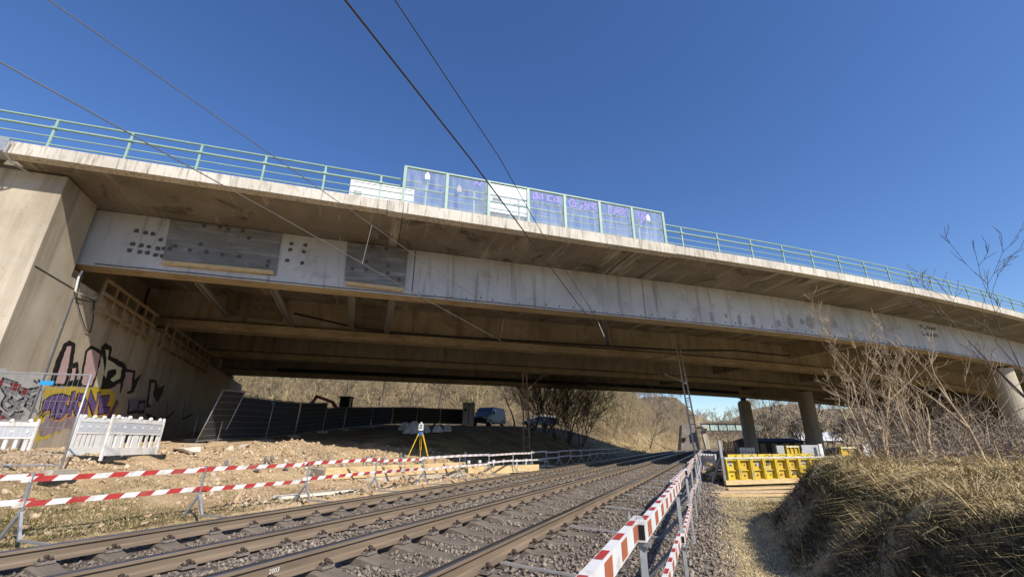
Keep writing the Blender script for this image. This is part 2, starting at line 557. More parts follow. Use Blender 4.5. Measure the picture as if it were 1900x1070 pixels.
# ground sheet: sand on the building site, soil and dry grass elsewhere; under-bridge and bank-face shade painted in
m, nt, b = new_mat('ground_soil')
vw = coords(nt, 'world')
vt = coords(nt, 'track')
sep = nd(nt, 'ShaderNodeSeparateXYZ'); nt.links.new(vt, sep.inputs[0])
sand = ramp(nt, noise(nt, vw, .8, 8, .65), [(.28, (.34, .23, .125)), (.5, (.47, .34, .20)), (.72, (.56, .43, .27))])
soil = ramp(nt, noise(nt, vw, 1.3, 8, .7), [(.3, (.15, .105, .06)), (.7, (.29, .215, .125))])
grass = ramp(nt, noise(nt, vw, 2.2, 8, .7), [(.3, (.24, .19, .095)), (.55, (.42, .33, .175)), (.75, (.54, .44, .25))])
def mrange(nt, val, a, bb, o0=0.0, o1=1.0):
    r = nd(nt, 'ShaderNodeMapRange', interpolation_type='SMOOTHSTEP')
    nt.links.new(val, r.inputs[0]); r.inputs[1].default_value = a; r.inputs[2].default_value = bb
    r.inputs[3].default_value = o0; r.inputs[4].default_value = o1
    return r.outputs[0]
def addn(nt, a, b_, k):
    x = nd(nt, 'ShaderNodeMath', operation='MULTIPLY_ADD'); nt.links.new(b_, x.inputs[0]); x.inputs[1].default_value = k; nt.links.new(a, x.inputs[2]); return x.outputs[0]
wob = noise(nt, vw, .5, 5, .6)
lwob = addn(nt, sep.outputs[1], wob, 2.5)
twob = addn(nt, sep.outputs[0], wob, 4.0)
left = mrange(nt, lwob, 8.5, 11.0)
vb_ = coords(nt, 'bridge'); sepb = nd(nt, 'ShaderNodeSeparateXYZ'); nt.links.new(vb_, sepb.inputs[0])
nwob = addn(nt, sepb.outputs[1], wob, 4.0)
near = mrange(nt, nwob, 25.5, 29.0, 1.0, 0.0)  # sand turns to darker soil at the bridge's shadow edge, painting its shade
site = nd(nt, 'ShaderNodeMath', operation='MULTIPLY'); nt.links.new(left, site.inputs[0]); nt.links.new(near, site.inputs[1])
grassy = mix(nt, ramp(nt, noise(nt, vw, .6, 6, .7), [(.42, 0.0), (.58, 1.0)]), soil, grass)
brown = mrange(nt, twob, 6.5, 9.5, 1.0, 0.0)                     # turf and leaf mould at the foot of the site
lowl = mrange(nt, lwob, 12.5, 14.5, 1.0, 0.0)
turf = nd(nt, 'ShaderNodeMath', operation='MULTIPLY'); nt.links.new(brown, turf.inputs[0]); nt.links.new(lowl, turf.inputs[1])
sand2 = mix(nt, turf.outputs[0], sand, mix(nt, ramp(nt, noise(nt, vw, 1.1, 6, .7), [(.4, 0.0), (.6, 1.0)]), soil, grass))
mould = ramp(nt, noise(nt, vw, .9, 8, .75), [(.3, (.075, .055, .032)), (.55, (.16, .12, .07)), (.75, (.27, .21, .12))])
woodl = mrange(nt, lwob, 14.5, 18.0); woodn = mrange(nt, nwob, 50.0, 56.0)
wm = nd(nt, 'ShaderNodeMath', operation='MULTIPLY'); nt.links.new(woodl, wm.inputs[0]); nt.links.new(woodn, wm.inputs[1])
grassy = mix(nt, wm.outputs[0], grassy, mould)
pale = ramp(nt, noise(nt, vw, 3.0, 7, .7), [(.3, (.34, .27, .145)), (.7, (.58, .47, .27))])
st1 = mrange(nt, lwob, -.6, .3); st2 = mrange(nt, twob, 17.0, 21.0, 1.0, 0.0)
sm_ = nd(nt, 'ShaderNodeMath', operation='MULTIPLY'); nt.links.new(st1, sm_.inputs[0]); nt.links.new(st2, sm_.inputs[1])
grassy = mix(nt, sm_.outputs[0], grassy, pale)
c = mix(nt, site.outputs[0], grassy, sand2)
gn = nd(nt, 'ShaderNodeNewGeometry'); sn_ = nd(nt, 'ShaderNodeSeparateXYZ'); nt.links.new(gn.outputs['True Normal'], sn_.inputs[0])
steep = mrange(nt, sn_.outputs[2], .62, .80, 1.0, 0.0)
bank_shade = ramp(nt, noise(nt, vw, 5.0, 8, .75), [(.3, (.035, .026, .017)), (.7, (.10, .075, .045))])  # shade of the bank's left face painted in as near-black soil
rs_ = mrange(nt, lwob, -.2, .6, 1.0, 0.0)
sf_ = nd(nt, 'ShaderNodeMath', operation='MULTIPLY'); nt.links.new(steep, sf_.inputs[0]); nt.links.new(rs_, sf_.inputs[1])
c = mix(nt, sf_.outputs[0], c, bank_shade)
fine = ramp(nt, noise(nt, vw, 16, 5, .7), [(.3, .6), (.7, 1.3)])
c = mix(nt, .7, c, mix(nt, 1.0, c, fine, 'MULTIPLY'))
nt.links.new(c, b.inputs['Base Color']); b.inputs['Roughness'].default_value = .95; b.inputs['Specular IOR Level'].default_value = .15
bump(nt, b, noise(nt, vw, 7, 8, .7), .8, .08)
M['ground'] = m
m, nt, b = new_mat('ballast_bed')
vw = coords(nt, 'world')
vo = nd(nt, 'ShaderNodeTexVoronoi'); vo.inputs['Scale'].default_value = 19; nt.links.new(vw, vo.inputs['Vector'])
c = ramp(nt, vo.outputs['Color'], [(.2, (.10, .08, .065)), (.8, (.27, .225, .18))])
c = mix(nt, .8, c, mix(nt, 1.0, c, ramp(nt, vo.outputs['Distance'], [(.25, 1.0), (.7, .3)]), 'MULTIPLY'))
c = mix(nt, .6, c, mix(nt, 1.0, c, ramp(nt, noise(nt, vw, .7, 4, .6), [(.35, .6), (.65, 1.3)]), 'MULTIPLY'))
nt.links.new(c, b.inputs['Base Color']); b.inputs['Roughness'].default_value = .95
bump(nt, b, vo.outputs['Distance'], -.9, .03)
M['bed'] = m
# dirty acrylic glass
m, nt, b = new_mat('dirty_screen_glass')
v = coords(nt, 'bridge', (1.8, 1.8, .35))
tr = nd(nt, 'ShaderNodeBsdfTransparent'); tr.inputs[0].default_value = (.95, .98, 1.0, 1)
gl = nd(nt, 'ShaderNodeBsdfGlossy'); gl.inputs['Roughness'].default_value = .05
df = nd(nt, 'ShaderNodeBsdfDiffuse'); df.inputs[0].default_value = (.72, .76, .80, 1)
mx1 = nd(nt, 'ShaderNodeMixShader'); mx1.inputs[0].default_value = .04
nt.links.new(tr.outputs[0], mx1.inputs[1]); nt.links.new(gl.outputs[0], mx1.inputs[2])
mx2 = nd(nt, 'ShaderNodeMixShader')
dirt = ramp(nt, noise(nt, v, 2.2, 6, .7, .3), [(.35, .05), (.60, .16), (.78, .40)])
nt.links.new(dirt, mx2.inputs[0]); nt.links.new(mx1.outputs[0], mx2.inputs[1]); nt.links.new(df.outputs[0], mx2.inputs[2])
nt.links.new(mx2.outputs[0], nt.nodes['Material Output'].inputs[0])
M['screen'] = m

# ------------------------------------------------------------------ ground
def gh(x, y):
    x = np.asarray(x, float); y = np.asarray(y, float)
    t, l = tl(x, y)
    s, n = sn(x, y)
    P = np.interp(n, [0, 14, 20, 26, 32, 36, 46, 60, 90], [.8, .95, 1.08, 1.3, 1.7, 2.1, 3.0, 3.3, 4.5])
    ltop = np.interp(t, [0, 8, 17, 45, 70, 100], [14.5, 15.5, 18, 20, 20, 18])
    k = sm((l - 9.7) / (ltop - 9.7))
    z = -0.08 + (P + .08) * k
    # the spoil heap and rubble on the building site
    site = sm((l - 10.2) / 2.0) * sm((30 - n) / 6)
    z = z + site * (.28 * fbm(x * .55, y * .55, 3) * 2 + .14 * fbm(x * 1.9, y * 1.9, 9) * 2)
    z = z + .16 * np.exp(-(((s + 3.2) / 2.6) ** 2 + ((n - 19.5) / 2.6) ** 2)) * sm((l - 10) / 3)
    # track bed trough
    z = np.where((l > .12) & (l < 9.3), np.minimum(z, -.22), z)
    # right-hand side: strip of turf, then the steep bank beside the camera
    right = l <= .12
    lb = -.46 - .35 * fbm(t * .7, l * .5, 21) * 2 - np.where(t > 9.5, (t - 9.5) * .55, 0)
    bank = sm((lb - l) / 1.15) * (1 - sm((t - 10.4) / 3.0 - np.clip((-2.2 - l), 0, 4) * .12))
    zr = -.115 + bank * (1.0 + .01 * np.clip(-l - 2, 0, 8)) + np.where(bank > .02, .22 * fbm(x * 1.3, y * 1.3, 31) + .30 * np.maximum(fbm(x * 2.7, y * 2.7, 33), -.05), .05 * fbm(x * 2, y * 2, 5))
    zr = zr + .5 * sm((-l - 8) / 25) * sm((t - 14) / 20)
    z = np.where(right, zr, z)
    # hills
    r = np.hypot(x, y - 40)
    az = np.degrees(np.arctan2(x, y))
    wood = sm((n - 57) / 45) * sm((l - 12) / 20) * 17
    z = z + wood
    zr2 = sm((r - 95) / 90) * 11.0 * sm((az - 22) / 5) * sm((-l - 14) / 30) * (1 - .75 * sm((az - 32) / 5))
    far = sm((r - 190) / 300) * (27 + 26 * fbm(x * .004, y * .004, 41) * 2)
    z = z + zr2 + far + sm((r - 60) / 60) * .8 * fbm(x * .08, y * .08, 55)
    return z

def axis(lo, hi, dlo, dhi, dense, grow):
    a = list(np.arange(dlo, dhi + 1e-6, dense))
    st = dense; p = dhi
    while p < hi:
        st *= grow; p += st; a.append(p)
    st = dense; p = dlo
    while p > lo:
        st *= grow; p -= st; a.insert(0, p)
    return np.array(a)
gx = axis(-1600, 1600, -16, 13, .16, 1.10)
gy = axis(-600, 2200, 1.0, 30, .18, 1.09)
GX, GY = np.meshgrid(gx, gy)
GZ = gh(GX, GY)
V = np.stack([GX.ravel(), GY.ravel(), GZ.ravel()], 1)
nx, ny = len(gx), len(gy)
ii = (np.arange(ny - 1)[:, None] * nx + np.arange(nx - 1)[None, :]).ravel()
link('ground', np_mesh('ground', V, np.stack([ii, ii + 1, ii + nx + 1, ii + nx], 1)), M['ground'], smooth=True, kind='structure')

def gz(x, y):
    return float(gh(np.array([x]), np.array([y]))[0])

# ballast bed under both tracks
BEDL = [-.15, .02, .25, .7, 1.6, 3.1, 4.6, 5.0, 5.5, 6.4, 7.6, 8.3, 8.9, 9.5]
BEDZ = [-.16, -.11, -.05, -.015, -.005, -.005, .01, -.01, -.07, -.085, -.085, -.09, -.13, -.22]
def bedz(l):
    return np.interp(l, BEDL, BEDZ)
ts = np.concatenate([np.arange(-8, 30, .5), np.arange(30, 160, 2.5)])
ls = np.unique(np.concatenate([np.array(BEDL), np.arange(-.1, 9.4, .3)]))
V = []
for t in ts:
    for l in ls:
        p = TP(t, l)
        V.append((p[0], p[1], float(bedz(l)) + .025 * float(fbm(np.array([t * 1.2]), np.array([l * 1.2]), 77)[0])))
a, bq = len(ts), len(ls)
ii = (np.arange(a - 1)[:, None] * bq + np.arange(bq - 1)[None, :]).ravel()
link('track_bed', np_mesh('track_bed', np.array(V), np.stack([ii, ii + bq, ii + bq + 1, ii + 1], 1)), M['bed'], smooth=True, kind='structure')

# ------------------------------------------------------------------ rails and sleepers
RAILS = dict(B=(2.36, .23), A=(3.85, .26), D=(5.66, .13), C=(7.17, .16))
RP = [(-.075, -.172), (.075, -.172), (.075, -.160), (.02, -.143), (.009, -.125), (.009, -.052), (.036, -.040), (.036, -.010), (.027, 0), (-.027, 0), (-.036, -.010), (-.036, -.040), (-.009, -.052), (-.009, -.125), (-.02, -.143), (-.075, -.160)]
def rail(name, l, z, parent):
    mb = MB()
    ts = list(np.arange(-8, 54, 2.0)) + list(np.arange(54, 150, 4.0))
    fr = []
    for t in ts:
        p = TP(t, l); q = TP(t, l + 1)
        ax = (q[0] - p[0], q[1] - p[1])
        fr.append(lambda a, b, p=p, ax=ax: (p[0] + ax[0] * a, p[1] + ax[1] * a, z + b))
    mb.sweep(RP, fr)
    k = len(RP)
    for i in range(len(mb.f)):
        if i < (len(ts) - 1) * k and (i % k) in (7, 8, 9):
            mb.m[i] = 1
    return mb.build(name, [M['rail'], M['rail_head']], parent)

def sleeper_mesh():
    mb = MB()
    st = [(-1.3, .27, .00), (-.95, .28, .0), (-.78, .27, .035), (-.62, .27, .035), (-.42, .24, .00), (0, .22, -.02), (.42, .24, .00), (.62, .27, .035), (.78, .27, .035), (.95, .28, .0), (1.3, .27, .0)]
    for i in range(len(st) - 1):
        pass
    prof = []
    vs = []; fs = []
    for l, w, h in st:
        vs += [(-w / 2 - .02, l, -.2), (w / 2 + .02, l, -.2), (w / 2, l, h - .02), (w / 2 - .03, l, h), (-w / 2 + .03, l, h), (-w / 2, l, h - .02)]
    for i in range(len(st) - 1):
        for j in range(6):
            j2 = (j + 1) % 6
            fs.append((i * 6 + j, i * 6 + j2, (i + 1) * 6 + j2, (i + 1) * 6 + j))
    fs += [tuple(range(5, -1, -1)), tuple((len(st) - 1) * 6 + j for j in range(6))]
    mb.add(vs, fs)
    me = mb.mesh('sleeper'); me.materials.append(M['sleeper']); return me
def fastening_mesh():
    """plates and sprung clips on both sides of one rail seat, local y across the track"""
    mb = MB()
    for sg in (-1, 1):
        mb.box((0, sg * .115, .012), (.16, .085, .03), mi=1)
        for dx in (-.045, .045):
            pts = [(dx, sg * .075, .03), (dx * 1.25, sg * .11, .055), (dx * 1.3, sg * .15, .03), (dx * .6, sg * .165, .045), (dx * .35, sg * .12, .06)]
            mb.tube(pts, .0095, 5)
        mb.tube([(0, sg * .118, .02), (0, sg * .118, .085)], .016, 6)
        mb.tube([(0, sg * .118, .062), (0, sg * .118, .076)], .028, 6)
    bm = bmesh.new(); me = mb.mesh('rail_fastening'); bm.from_mesh(me); bmesh.ops.recalc_face_normals(bm, faces=bm.faces); bm.to_mesh(me); bm.free()
    me.materials.append(M['clip']); me.materials.append(M['pad']); return me
SLP = sleeper_mesh(); FAST = fastening_mesh()
for nm, (l1, z1), (l2, z2), lab in (('near', RAILS['B'], RAILS['A'], 'railway track nearest the camera, brown rails on concrete sleepers'),
                                   ('far', RAILS['D'], RAILS['C'], 'farther railway track beside the sandy building site')):
    tr = empty('railway_track', TP(0, (l1 + l2) / 2, 0), label=lab, cat='railway track', group='parallel railway tracks')
    ra = rail('rail', l1, z1, None); rb = rail('rail', l2, z2, None)
    for o in (ra, rb):
        o.parent = tr; o.location = -tr.location
    lc = (l1 + l2) / 2; cant = math.atan2(z2 - z1, l2 - l1)
    off = .21 if nm == 'near' else .0
    for i in range(150):
        t = -4 + off + i * .63
        p = TP(t, lc, (z1 + z2) / 2 - .172 - .045)
        q = TP(t, lc + 1)
        rz = math.atan2(q[1] - p[1], q[0] - p[0]) - math.pi / 2
        sl = place('sleeper', SLP, tr, Vector(p) - tr.location, (cant, 0, rz))
        if t < 30:
            for dl in ((l1 - lc), (l2 - lc)):
                place('rail_fastening', FAST, sl, (0, dl, .045))
# cast mark on the near rail's web
def text_mesh(name, txt, size, mat, Mx, parent=None, extrude=0.002, **kw):
    cu = bpy.data.curves.new(name, 'FONT'); cu.body = txt; cu.size = size; cu.extrude = extrude; cu.align_x = 'CENTER'; cu.resolution_u = 2
    o = bpy.data.objects.new(name, cu); COL.objects.link(o)
    dg = bpy.context.evaluated_depsgraph_get()
    me = bpy.data.meshes.new_from_object(o.evaluated_get(dg))
    bpy.data.objects.remove(o); me.name = name
    me.transform(Mx); me.materials.clear()
    return link(name, me, mat, parent, **kw)

_x, _y = at_z(503, 1056, .165); _t = tl(_x, _y)[0]
text_mesh('rolling_mark', '2003', .055, M['inst_white'], Matrix(((TD[0], 0, -LD[0], TP(_t, 3.838)[0]), (TD[1], 0, -LD[1], TP(_t, 3.838)[1]), (0, 1, 0, .145), (0, 0, 0, 1))), None, .0005)
_o = bpy.data.objects['rolling_mark']; _r = [o for o in COL.objects if o.name.startswith('rail') and o.type == 'MESH'][0]
_o.parent = [o for o in COL.objects if o.name == 'railway_track'][0]; _o.location = -_o.parent.location
# loose ballast, stone by stone
def ballast():
    P = []
    for t0, t1, dens in ((1.6, 7, 380), (7, 12, 270), (12, 20, 115), (20, 34, 45)):
        nn = int((t1 - t0) * 9.6 * dens)
        t = rng.uniform(t0, t1, nn); l = rng.uniform(-.2, 8.9, nn)
        P.append(np.stack([t, l], 1))
    P = np.concatenate(P)
    t, l = P[:, 0], P[:, 1]
    keep = np.ones(len(t), bool)
    for k, (rl, rz) in RAILS.items():
        keep &= ~(np.abs(l - rl) < .12)
    thin = np.clip((l + .15) / .45, .12, 1); keep &= rng.random(len(t)) < thin
    for lc, off in (((2.36 + 3.85) / 2, .21), ((5.63 + 7.10) / 2, 0.)):
        ph = np.abs(((t + 4 - off) / .63 + .5) % 1.0 - .5) * .63
        on = (ph < .15) & (np.abs(l - lc) < 1.33)
        dirty = fbm(t * .8, l * .8, 61) > (.03 if lc < 5 else -.06)
        keep &= ~(on & (~dirty | (rng.random(len(t)) < .55)))
        seat = (ph < .17) & (np.abs(np.abs(l - lc) - .745) < .28)
        keep &= ~seat
    t, l = t[keep], l[keep]
    z = bedz(l) + rng.uniform(-.012, .022, len(t)) + .028 * (fbm(t * 1.2, l * 1.2, 77))
    # the bed stands a little higher between sleepers of the far track
    pos = np.stack([t * TD[0] + l * LD[0], t * TD[1] + l * LD[1], z], 1)
    sz = rng.uniform(.019, .041, len(t)) * np.where(t > 12, 1.35, 1.0) * np.where(t > 20, 1.25, 1.0)
    sc = sz[:, None] * rng.uniform(.75, 1.25, (len(t), 3))
    V, F = soup(STONES, rng.integers(0, len(STONES), len(t)), pos, rand_rot(len(t)), sc)
    link('ballast_stones', np_mesh('ballast_stones', V, F), M['ballast'], kind='stuff', label='grey brown ballast stones lying between the rails', cat='ballast')
ballast()

# ------------------------------------------------------------------ the motorway bridge
ZT, ZC, ZS, ZB = 9.45, 9.03, 8.92, 6.87       # cornice top / bottom, soffit, girder bottom
GN = [17.0, 25.7, 34.3, 43.0]
S0, S1 = -10.6, 150.0
bridge = empty('motorway_bridge', BP(0, 17, 0), label='wide concrete girder bridge spanning the railway from abutment to round piers', cat='bridge')
BL = -np.array(bridge.location)
def bpart(mb, name, mats, **kw):
    o = mb.build(name, mats, bridge, **kw)
    o.location = BL
    return o
def bs(a, b, step=2.0):
    """stations along the bridge"""
    k = max(1, int(math.ceil((b - a) / step)))
    return [a + (b - a) * i / k for i in range(k + 1)]
def bsweep(prof, a, b, mi=0, step=2.5):
    mb = MB()
    mb.sweep(prof, [(lambda n, z, s=s: BP(s, n, z)) for s in bs(a, b, step)], mi)
    return mb
# deck slab with its two overhangs
slab = bsweep([(14.5, ZC + .002), (17.2, ZS), (44.0, ZS), (46.9, ZC), (46.9, 9.28), (14.5, 9.28)], S0, S1)
slab.sweep([(15.0, ZS + .03), (46.5, ZS + .03), (46.5, 9.27), (15.0, 9.27)], [(lambda n, z, s=s: BP(s, n, z)) for s in (-14.5, S0 - .002)])
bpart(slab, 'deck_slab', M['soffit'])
# cornice in cast lengths
for a, b2, dz, dn in ((S0, -.12, 0, 0), (-.105, .42, .05, .05), (.435, 10.19, .05, .05), (10.205, 12.0, .05, .05), (12.015, 30, 0, 0), (30.012, 54, 0, 0), (54.012, S1, 0, 0)):
    mb = bsweep([(14.1 - dn, ZC - dz), (14.42, ZC - dz - .02), (14.47, ZC), (14.95, ZC + .26), (14.95, ZT - .03), (14.15 - dn, ZT + .0), (14.1 - dn, ZT - .03)], a, b2)
    bpart(mb, 'cornice', M['cornice'])
bpart(bsweep([(46.95, ZC), (47.3, ZC), (47.3, ZT), (46.95, ZT)], S0, S1), 'cornice', M['cornice'])
# four main girders
for i, n0 in enumerate(GN):
    mb = MB()
    if i == 0:
        prof = [(n0, ZB), (n0 + .75, ZB), (n0 + .75, ZB + .45), (n0 + .55, ZB + .65), (n0 + .55, ZS - .003), (n0, ZS - .003)]
    else:
        prof = [(n0, ZB), (n0 + .85, ZB), (n0 + .85, ZB + .42), (n0 + .62, ZB + .6), (n0 + .62, ZS - .003), (n0 + .28, ZS - .003), (n0 + .28, ZB + .6), (n0, ZB + .42)]
    fr = [(lambda n, z, s=s: BP(s, n, z)) for s in bs(ab_s(n0) - 1.35, S1, 2.5)]
    mb.sweep(prof, fr)
    k = len(prof)
    for q in range(len(mb.f)):
        if q < (len(fr) - 1) * k:
            j = q % k
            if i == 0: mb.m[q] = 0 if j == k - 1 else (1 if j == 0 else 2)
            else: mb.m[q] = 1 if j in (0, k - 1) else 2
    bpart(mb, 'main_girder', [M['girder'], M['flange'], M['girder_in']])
# joints
def bbar(a, b, w, h):
    return MB().bar(a, b, w, h)
for s in (.43, 10.2, 12.0):
    bpart(bbar(BP(s, 14.5, ZC - .004), BP(s, 17.0, ZS - .004), .03, .012), 'joint_seal', M['joint'])
s, z = at_n(1195, 560, 17.0)
bpart(bbar(BP(s, 16.995, ZB + .02), BP(s, 16.995, ZS - .02), .03, .012), 'joint_seal', M['joint'])
s, z = at_n(768, 500, 17.0)
bpart(bbar(BP(s, 16.99, ZB + .15), BP(s, 16.99, ZS - .02), .025, .02), 'drain_cable', M['black_rubber'])
# drip cable along the foot of the outer girder, with its clips
mb = MB()
pts = []
for s in np.arange(-9.3, 42, .7):
    pts.append(BP(s, 16.975, ZB + .07 + random.uniform(-.012, .012)))
mb.tube(pts, .014, 5)
bpart(mb, 'drip_cable', M['black_rubber'])
mb = MB()
for s in np.arange(1.5, 34, .62):
    if random.random() < .85:
        p = BP(s + random.uniform(-.1, .1), 16.992, ZB + .16 + random.uniform(-.03, .10))
        mb.box(p, (.03, .03, random.uniform(.05, .1)), -BA)
bpart(mb, 'cable_clips', M['hole'], kind='stuff')

def face_quad(px, n, th, mi=0, mb=None):
    """block proud of the girder face, its four corners read at depth n"""
    mb = mb or MB()
    c = [at_n(u, v, n) for u, v in px]
    fr = [BP(s, n - th, z) for s, z in c]; bk = [BP(s, n + .02, z) for s, z in c]
    mb.hexa(bk + fr, mi)
    return mb
# repair blocks cast on the outer face, each with a batten below it
for q in ([(318, 409), (523, 433), (512, 512), (302, 487)], [(645, 450), (757, 463), (750, 537), (640, 521)]):
    bpart(face_quad(q, 17.0, .07), 'repair_block', M['patch'])
for q in ([(304, 485), (509, 504), (509, 511), (304, 492)], [(642, 523), (749, 536), (748, 542), (641, 529)]):
    bpart(face_quad(q, 17.0, .14), 'timber_batten', M['wood'])
def zz(lst, ox, oy, k=3.958):
    return [(ox + x / k, oy + y / k) for x, y in lst]
anch = zz([(410, 190), (475, 205), (530, 215), (588, 255), (383, 288), (443, 300), (500, 308), (568, 320), (612, 322), (357, 335), (435, 345), (490, 352), (550, 368), (596, 375), (1545, 285), (1650, 295), (1537, 328), (1637, 345), (1517, 408), (1625, 428)], 150, 380)
anch2 = zz([(905, 155), (1022, 165), (1083, 178), (1190, 190), (1235, 245), (878, 290), (802, 332), (922, 345), (1040, 365), (1160, 380), (655, 322), (692, 300), (1378, 415), (1370, 448)], 150, 380) + zz([(985, 310), (1097, 325), (950, 415), (848, 468), (948, 478), (1110, 445), (1105, 500), (1190, 548)], 440, 380)
for lst, n in ((anch, 17.0), (anch2, 16.93)):
    for u, v in lst:
        s, z = at_n(u, v, n)
        mb = MB()
        k = 8
        ring = []
        for j in range(k):
            a = 2 * math.pi * j / k + random.uniform(-.2, .2)
            r = random.uniform(.06, .085) / max(abs(math.cos(a)), abs(math.sin(a))) ** .8
            ring.append((s + r * math.cos(a), z + r * math.sin(a)))
        f = [BP(a, n - .012, c) for a, c in ring]; g = [BP(a, n + .01, c) for a, c in ring]
        mb.add(f + g, [tuple(range(k))] + [(j, (j + 1) % k, k + (j + 1) % k, k + j) for j in range(k)])
        mb.tube([BP(s, n - .05, z + .02), BP(s, n, z + .02)], .022, 6)
        bpart(mb, 'anchor_hole', M['hole'])
# pale overpainted patches further along the face
bl = [(1100 + x / 4.75, 560 + y / 4.75, w / 4.75, h / 4.75) for x, y, w, h in [(1047, 135, 35, 90), (1175, 122, 25, 40), (1293, 160, 35, 100), (1410, 160, 40, 90), (1637, 190, 40, 65), (1742, 185, 40, 100), (1845, 175, 30, 50)]]
bl += [(1420 + x / 3.958, 400 + y / 3.958, w / 3.958, h / 3.958) for x, y, w, h in [(183, 780, 40, 90), (270, 778, 35, 45), (330, 785, 70, 85), (430, 842, 28, 25), (515, 795, 30, 60)]]
for u, v, w, h in bl:
    n = 17.0
    for _ in range(4):
        s, z = at_n(u, v, n); n = 17.0 + bow(s)
    d = n; ws = (at_n(u + w / 2, v, d)[0] - at_n(u - w / 2, v, d)[0]) / 2; hz = abs(at_n(u, v - h / 2, d)[1] - at_n(u, v + h / 2, d)[1]) / 2
    k = 10; ring = []
    for j in range(k):
        a = 2 * math.pi * j / k
        c_, s_ = math.cos(a), math.sin(a)
        e_ = (abs(c_) ** 4 + abs(s_) ** 4) ** -.25 * random.uniform(.85, 1.08)
        ring.append((s + ws * c_ * e_, z + hz * s_ * e_))
    mb = MB().add([BP(a, 16.996, c) for a, c in ring], [tuple(range(k))])
    bpart(mb, 'overpainted_patch', M['soft_stain'])
# scrawled black tag near the piers
def scrawl(pts, w, fn, mb=None, mi=0):
    """flat ribbon along 2-D points, mapped on to a surface by fn"""
    mb = mb or MB()
    P = [np.array(p, float) for p in pts]
    L = []; Rr = []
    for i, p in enumerate(P):
        d = P[min(i + 1, len(P) - 1)] - P[max(i - 1, 0)]
        d = d / (np.hypot(*d) + 1e-9)
        nrm = np.array([-d[1], d[0]])
        a = P[max(i - 1, 0)]; b_ = P[min(i + 1, len(P) - 1)]
        kk = 1.0
        if 0 < i < len(P) - 1:
            d1 = (p - a) / (np.hypot(*(p - a)) + 1e-9); d2 = (b_ - p) / (np.hypot(*(b_ - p)) + 1e-9)
            kk = 1 / max(.55, math.sqrt(max(.05, (1 + float(d1 @ d2)) / 2)))
        e0 = -d * w * .5 if i == 0 else (d * w * .5 if i == len(P) - 1 else 0 * d)
        L.append(fn(*(p + nrm * w / 2 * kk + e0))); Rr.append(fn(*(p - nrm * w / 2 * kk + e0)))
    n_ = len(P)
    mb.add(L + Rr, [(i, i + 1, n_ + i + 1, n_ + i) for i in range(n_ - 1)], mi)
    return mb
s0_, z0_ = at_n(1716, 616, 18.3)
mb = MB()
for row, zz0 in ((0, z0_ + .22), (1, z0_ - .25)):
    x = s0_ - 1.0
    while x < s0_ + .9:
        pts = [(x, zz0 + random.uniform(-.05, .12))]
        for j in range(4):
            pts.append((x + .1 * (j + 1) * .8, zz0 + random.choice((-.12, .14)) * random.uniform(.5, 1)))
        scrawl(pts, .07, lambda a, c: BP(a, 16.994, c), mb); x += .42
bpart(mb, 'sprayed_tag', M['paint_black'])
# anchor blocks and bracing on the second girder
for q, cells in (([(425, 541), (532, 553), (524, 597), (421, 583)], 5), ([(661, 556), (722, 566), (712, 615), (655, 605)], 4)):
    mb = face_quad(q, 25.9, .45)
    bpart(mb, 'anchor_block', M['patch_brown'])
    c = [at_n(u, v, 25.4) for u, v in q]
    mb = MB()
    for i in range(cells):
        for j in range(2):
            a = .15 + .7 * (i + .5) / cells; b_ = .25 + .4 * j
            s = c[0][0] + (c[1][0] - c[0][0]) * a; z = c[0][1] + (c[3][1] - c[0][1]) * b_
            mb.tube([BP(s, 25.44, z), BP(s, 25.34, z)], .05, 6)
    bpart(mb, 'anchor_heads', M['hole'])
def strut(p, q, w=.16):
    a = at_n(p[0], p[1], 17.8); b_ = at_n(q[0], q[1], 25.45)
    A = Vector(BP(a[0], 17.8, a[1])); B_ = Vector(BP(b_[0], 25.45, b_[1]))
    mb = MB()
    x = (B_ - A).cross(Vector((0, 0, 1))).normalized() * .11
    mb.bar(A + x, B_ + x, .05, w); mb.bar(A - x, B_ - x, .05, w); mb.bar(A, B_, .18, .03)
    return mb
for p, q in (((370, 524), (424, 588)), ((509, 537), (541, 604)), ((653, 549), (652, 610)), ((728, 556), (717, 618)), ((1120, 585), (1128, 640))):
    bpart(strut(p, q), 'steel_brace', M['galv_dark'])
mb = MB()
mb.tube([BP(s, n, z) for s, n, z in [(at_n(u, v, 25.3)[0], 25.3, at_n(u, v, 25.3)[1]) for u, v in ((545, 581), (655, 606), (718, 616), (850, 625), (1100, 640), (1260, 649))]] + [BP(s, 25.3, 7.9) for s in (26, 32)], .06, 8)
bpart(mb, 'drain_pipe', M['black_rubber'])
mb = MB(); mb.tube([BP(s, 42.7, 7.35) for s in bs(-8, 45, 4)], .16, 8)
bpart(mb, 'drain_pipe', M['black_rubber'])
# cross beams between the girders
for s in (33.0, 46.7, 86.0, 12.0):
    for i in range(3):
        if s == 12.0 and i == 0: continue
        mb = MB()
        h = 1.1 if s != 12.0 else .5
        a, b_ = GN[i] + .6, GN[i + 1] + .3
        mb.hexa([BP(s - .25, a, ZS - h), BP(s + .25, a, ZS - h), BP(s + .25, b_, ZS - h), BP(s - .25, b_, ZS - h),
                 BP(s - .25, a, ZS - .002), BP(s + .25, a, ZS - .002), BP(s + .25, b_, ZS - .002), BP(s - .25, b_, ZS - .002)])
        bpart(mb, 'cross_beam', M['girder_in'])
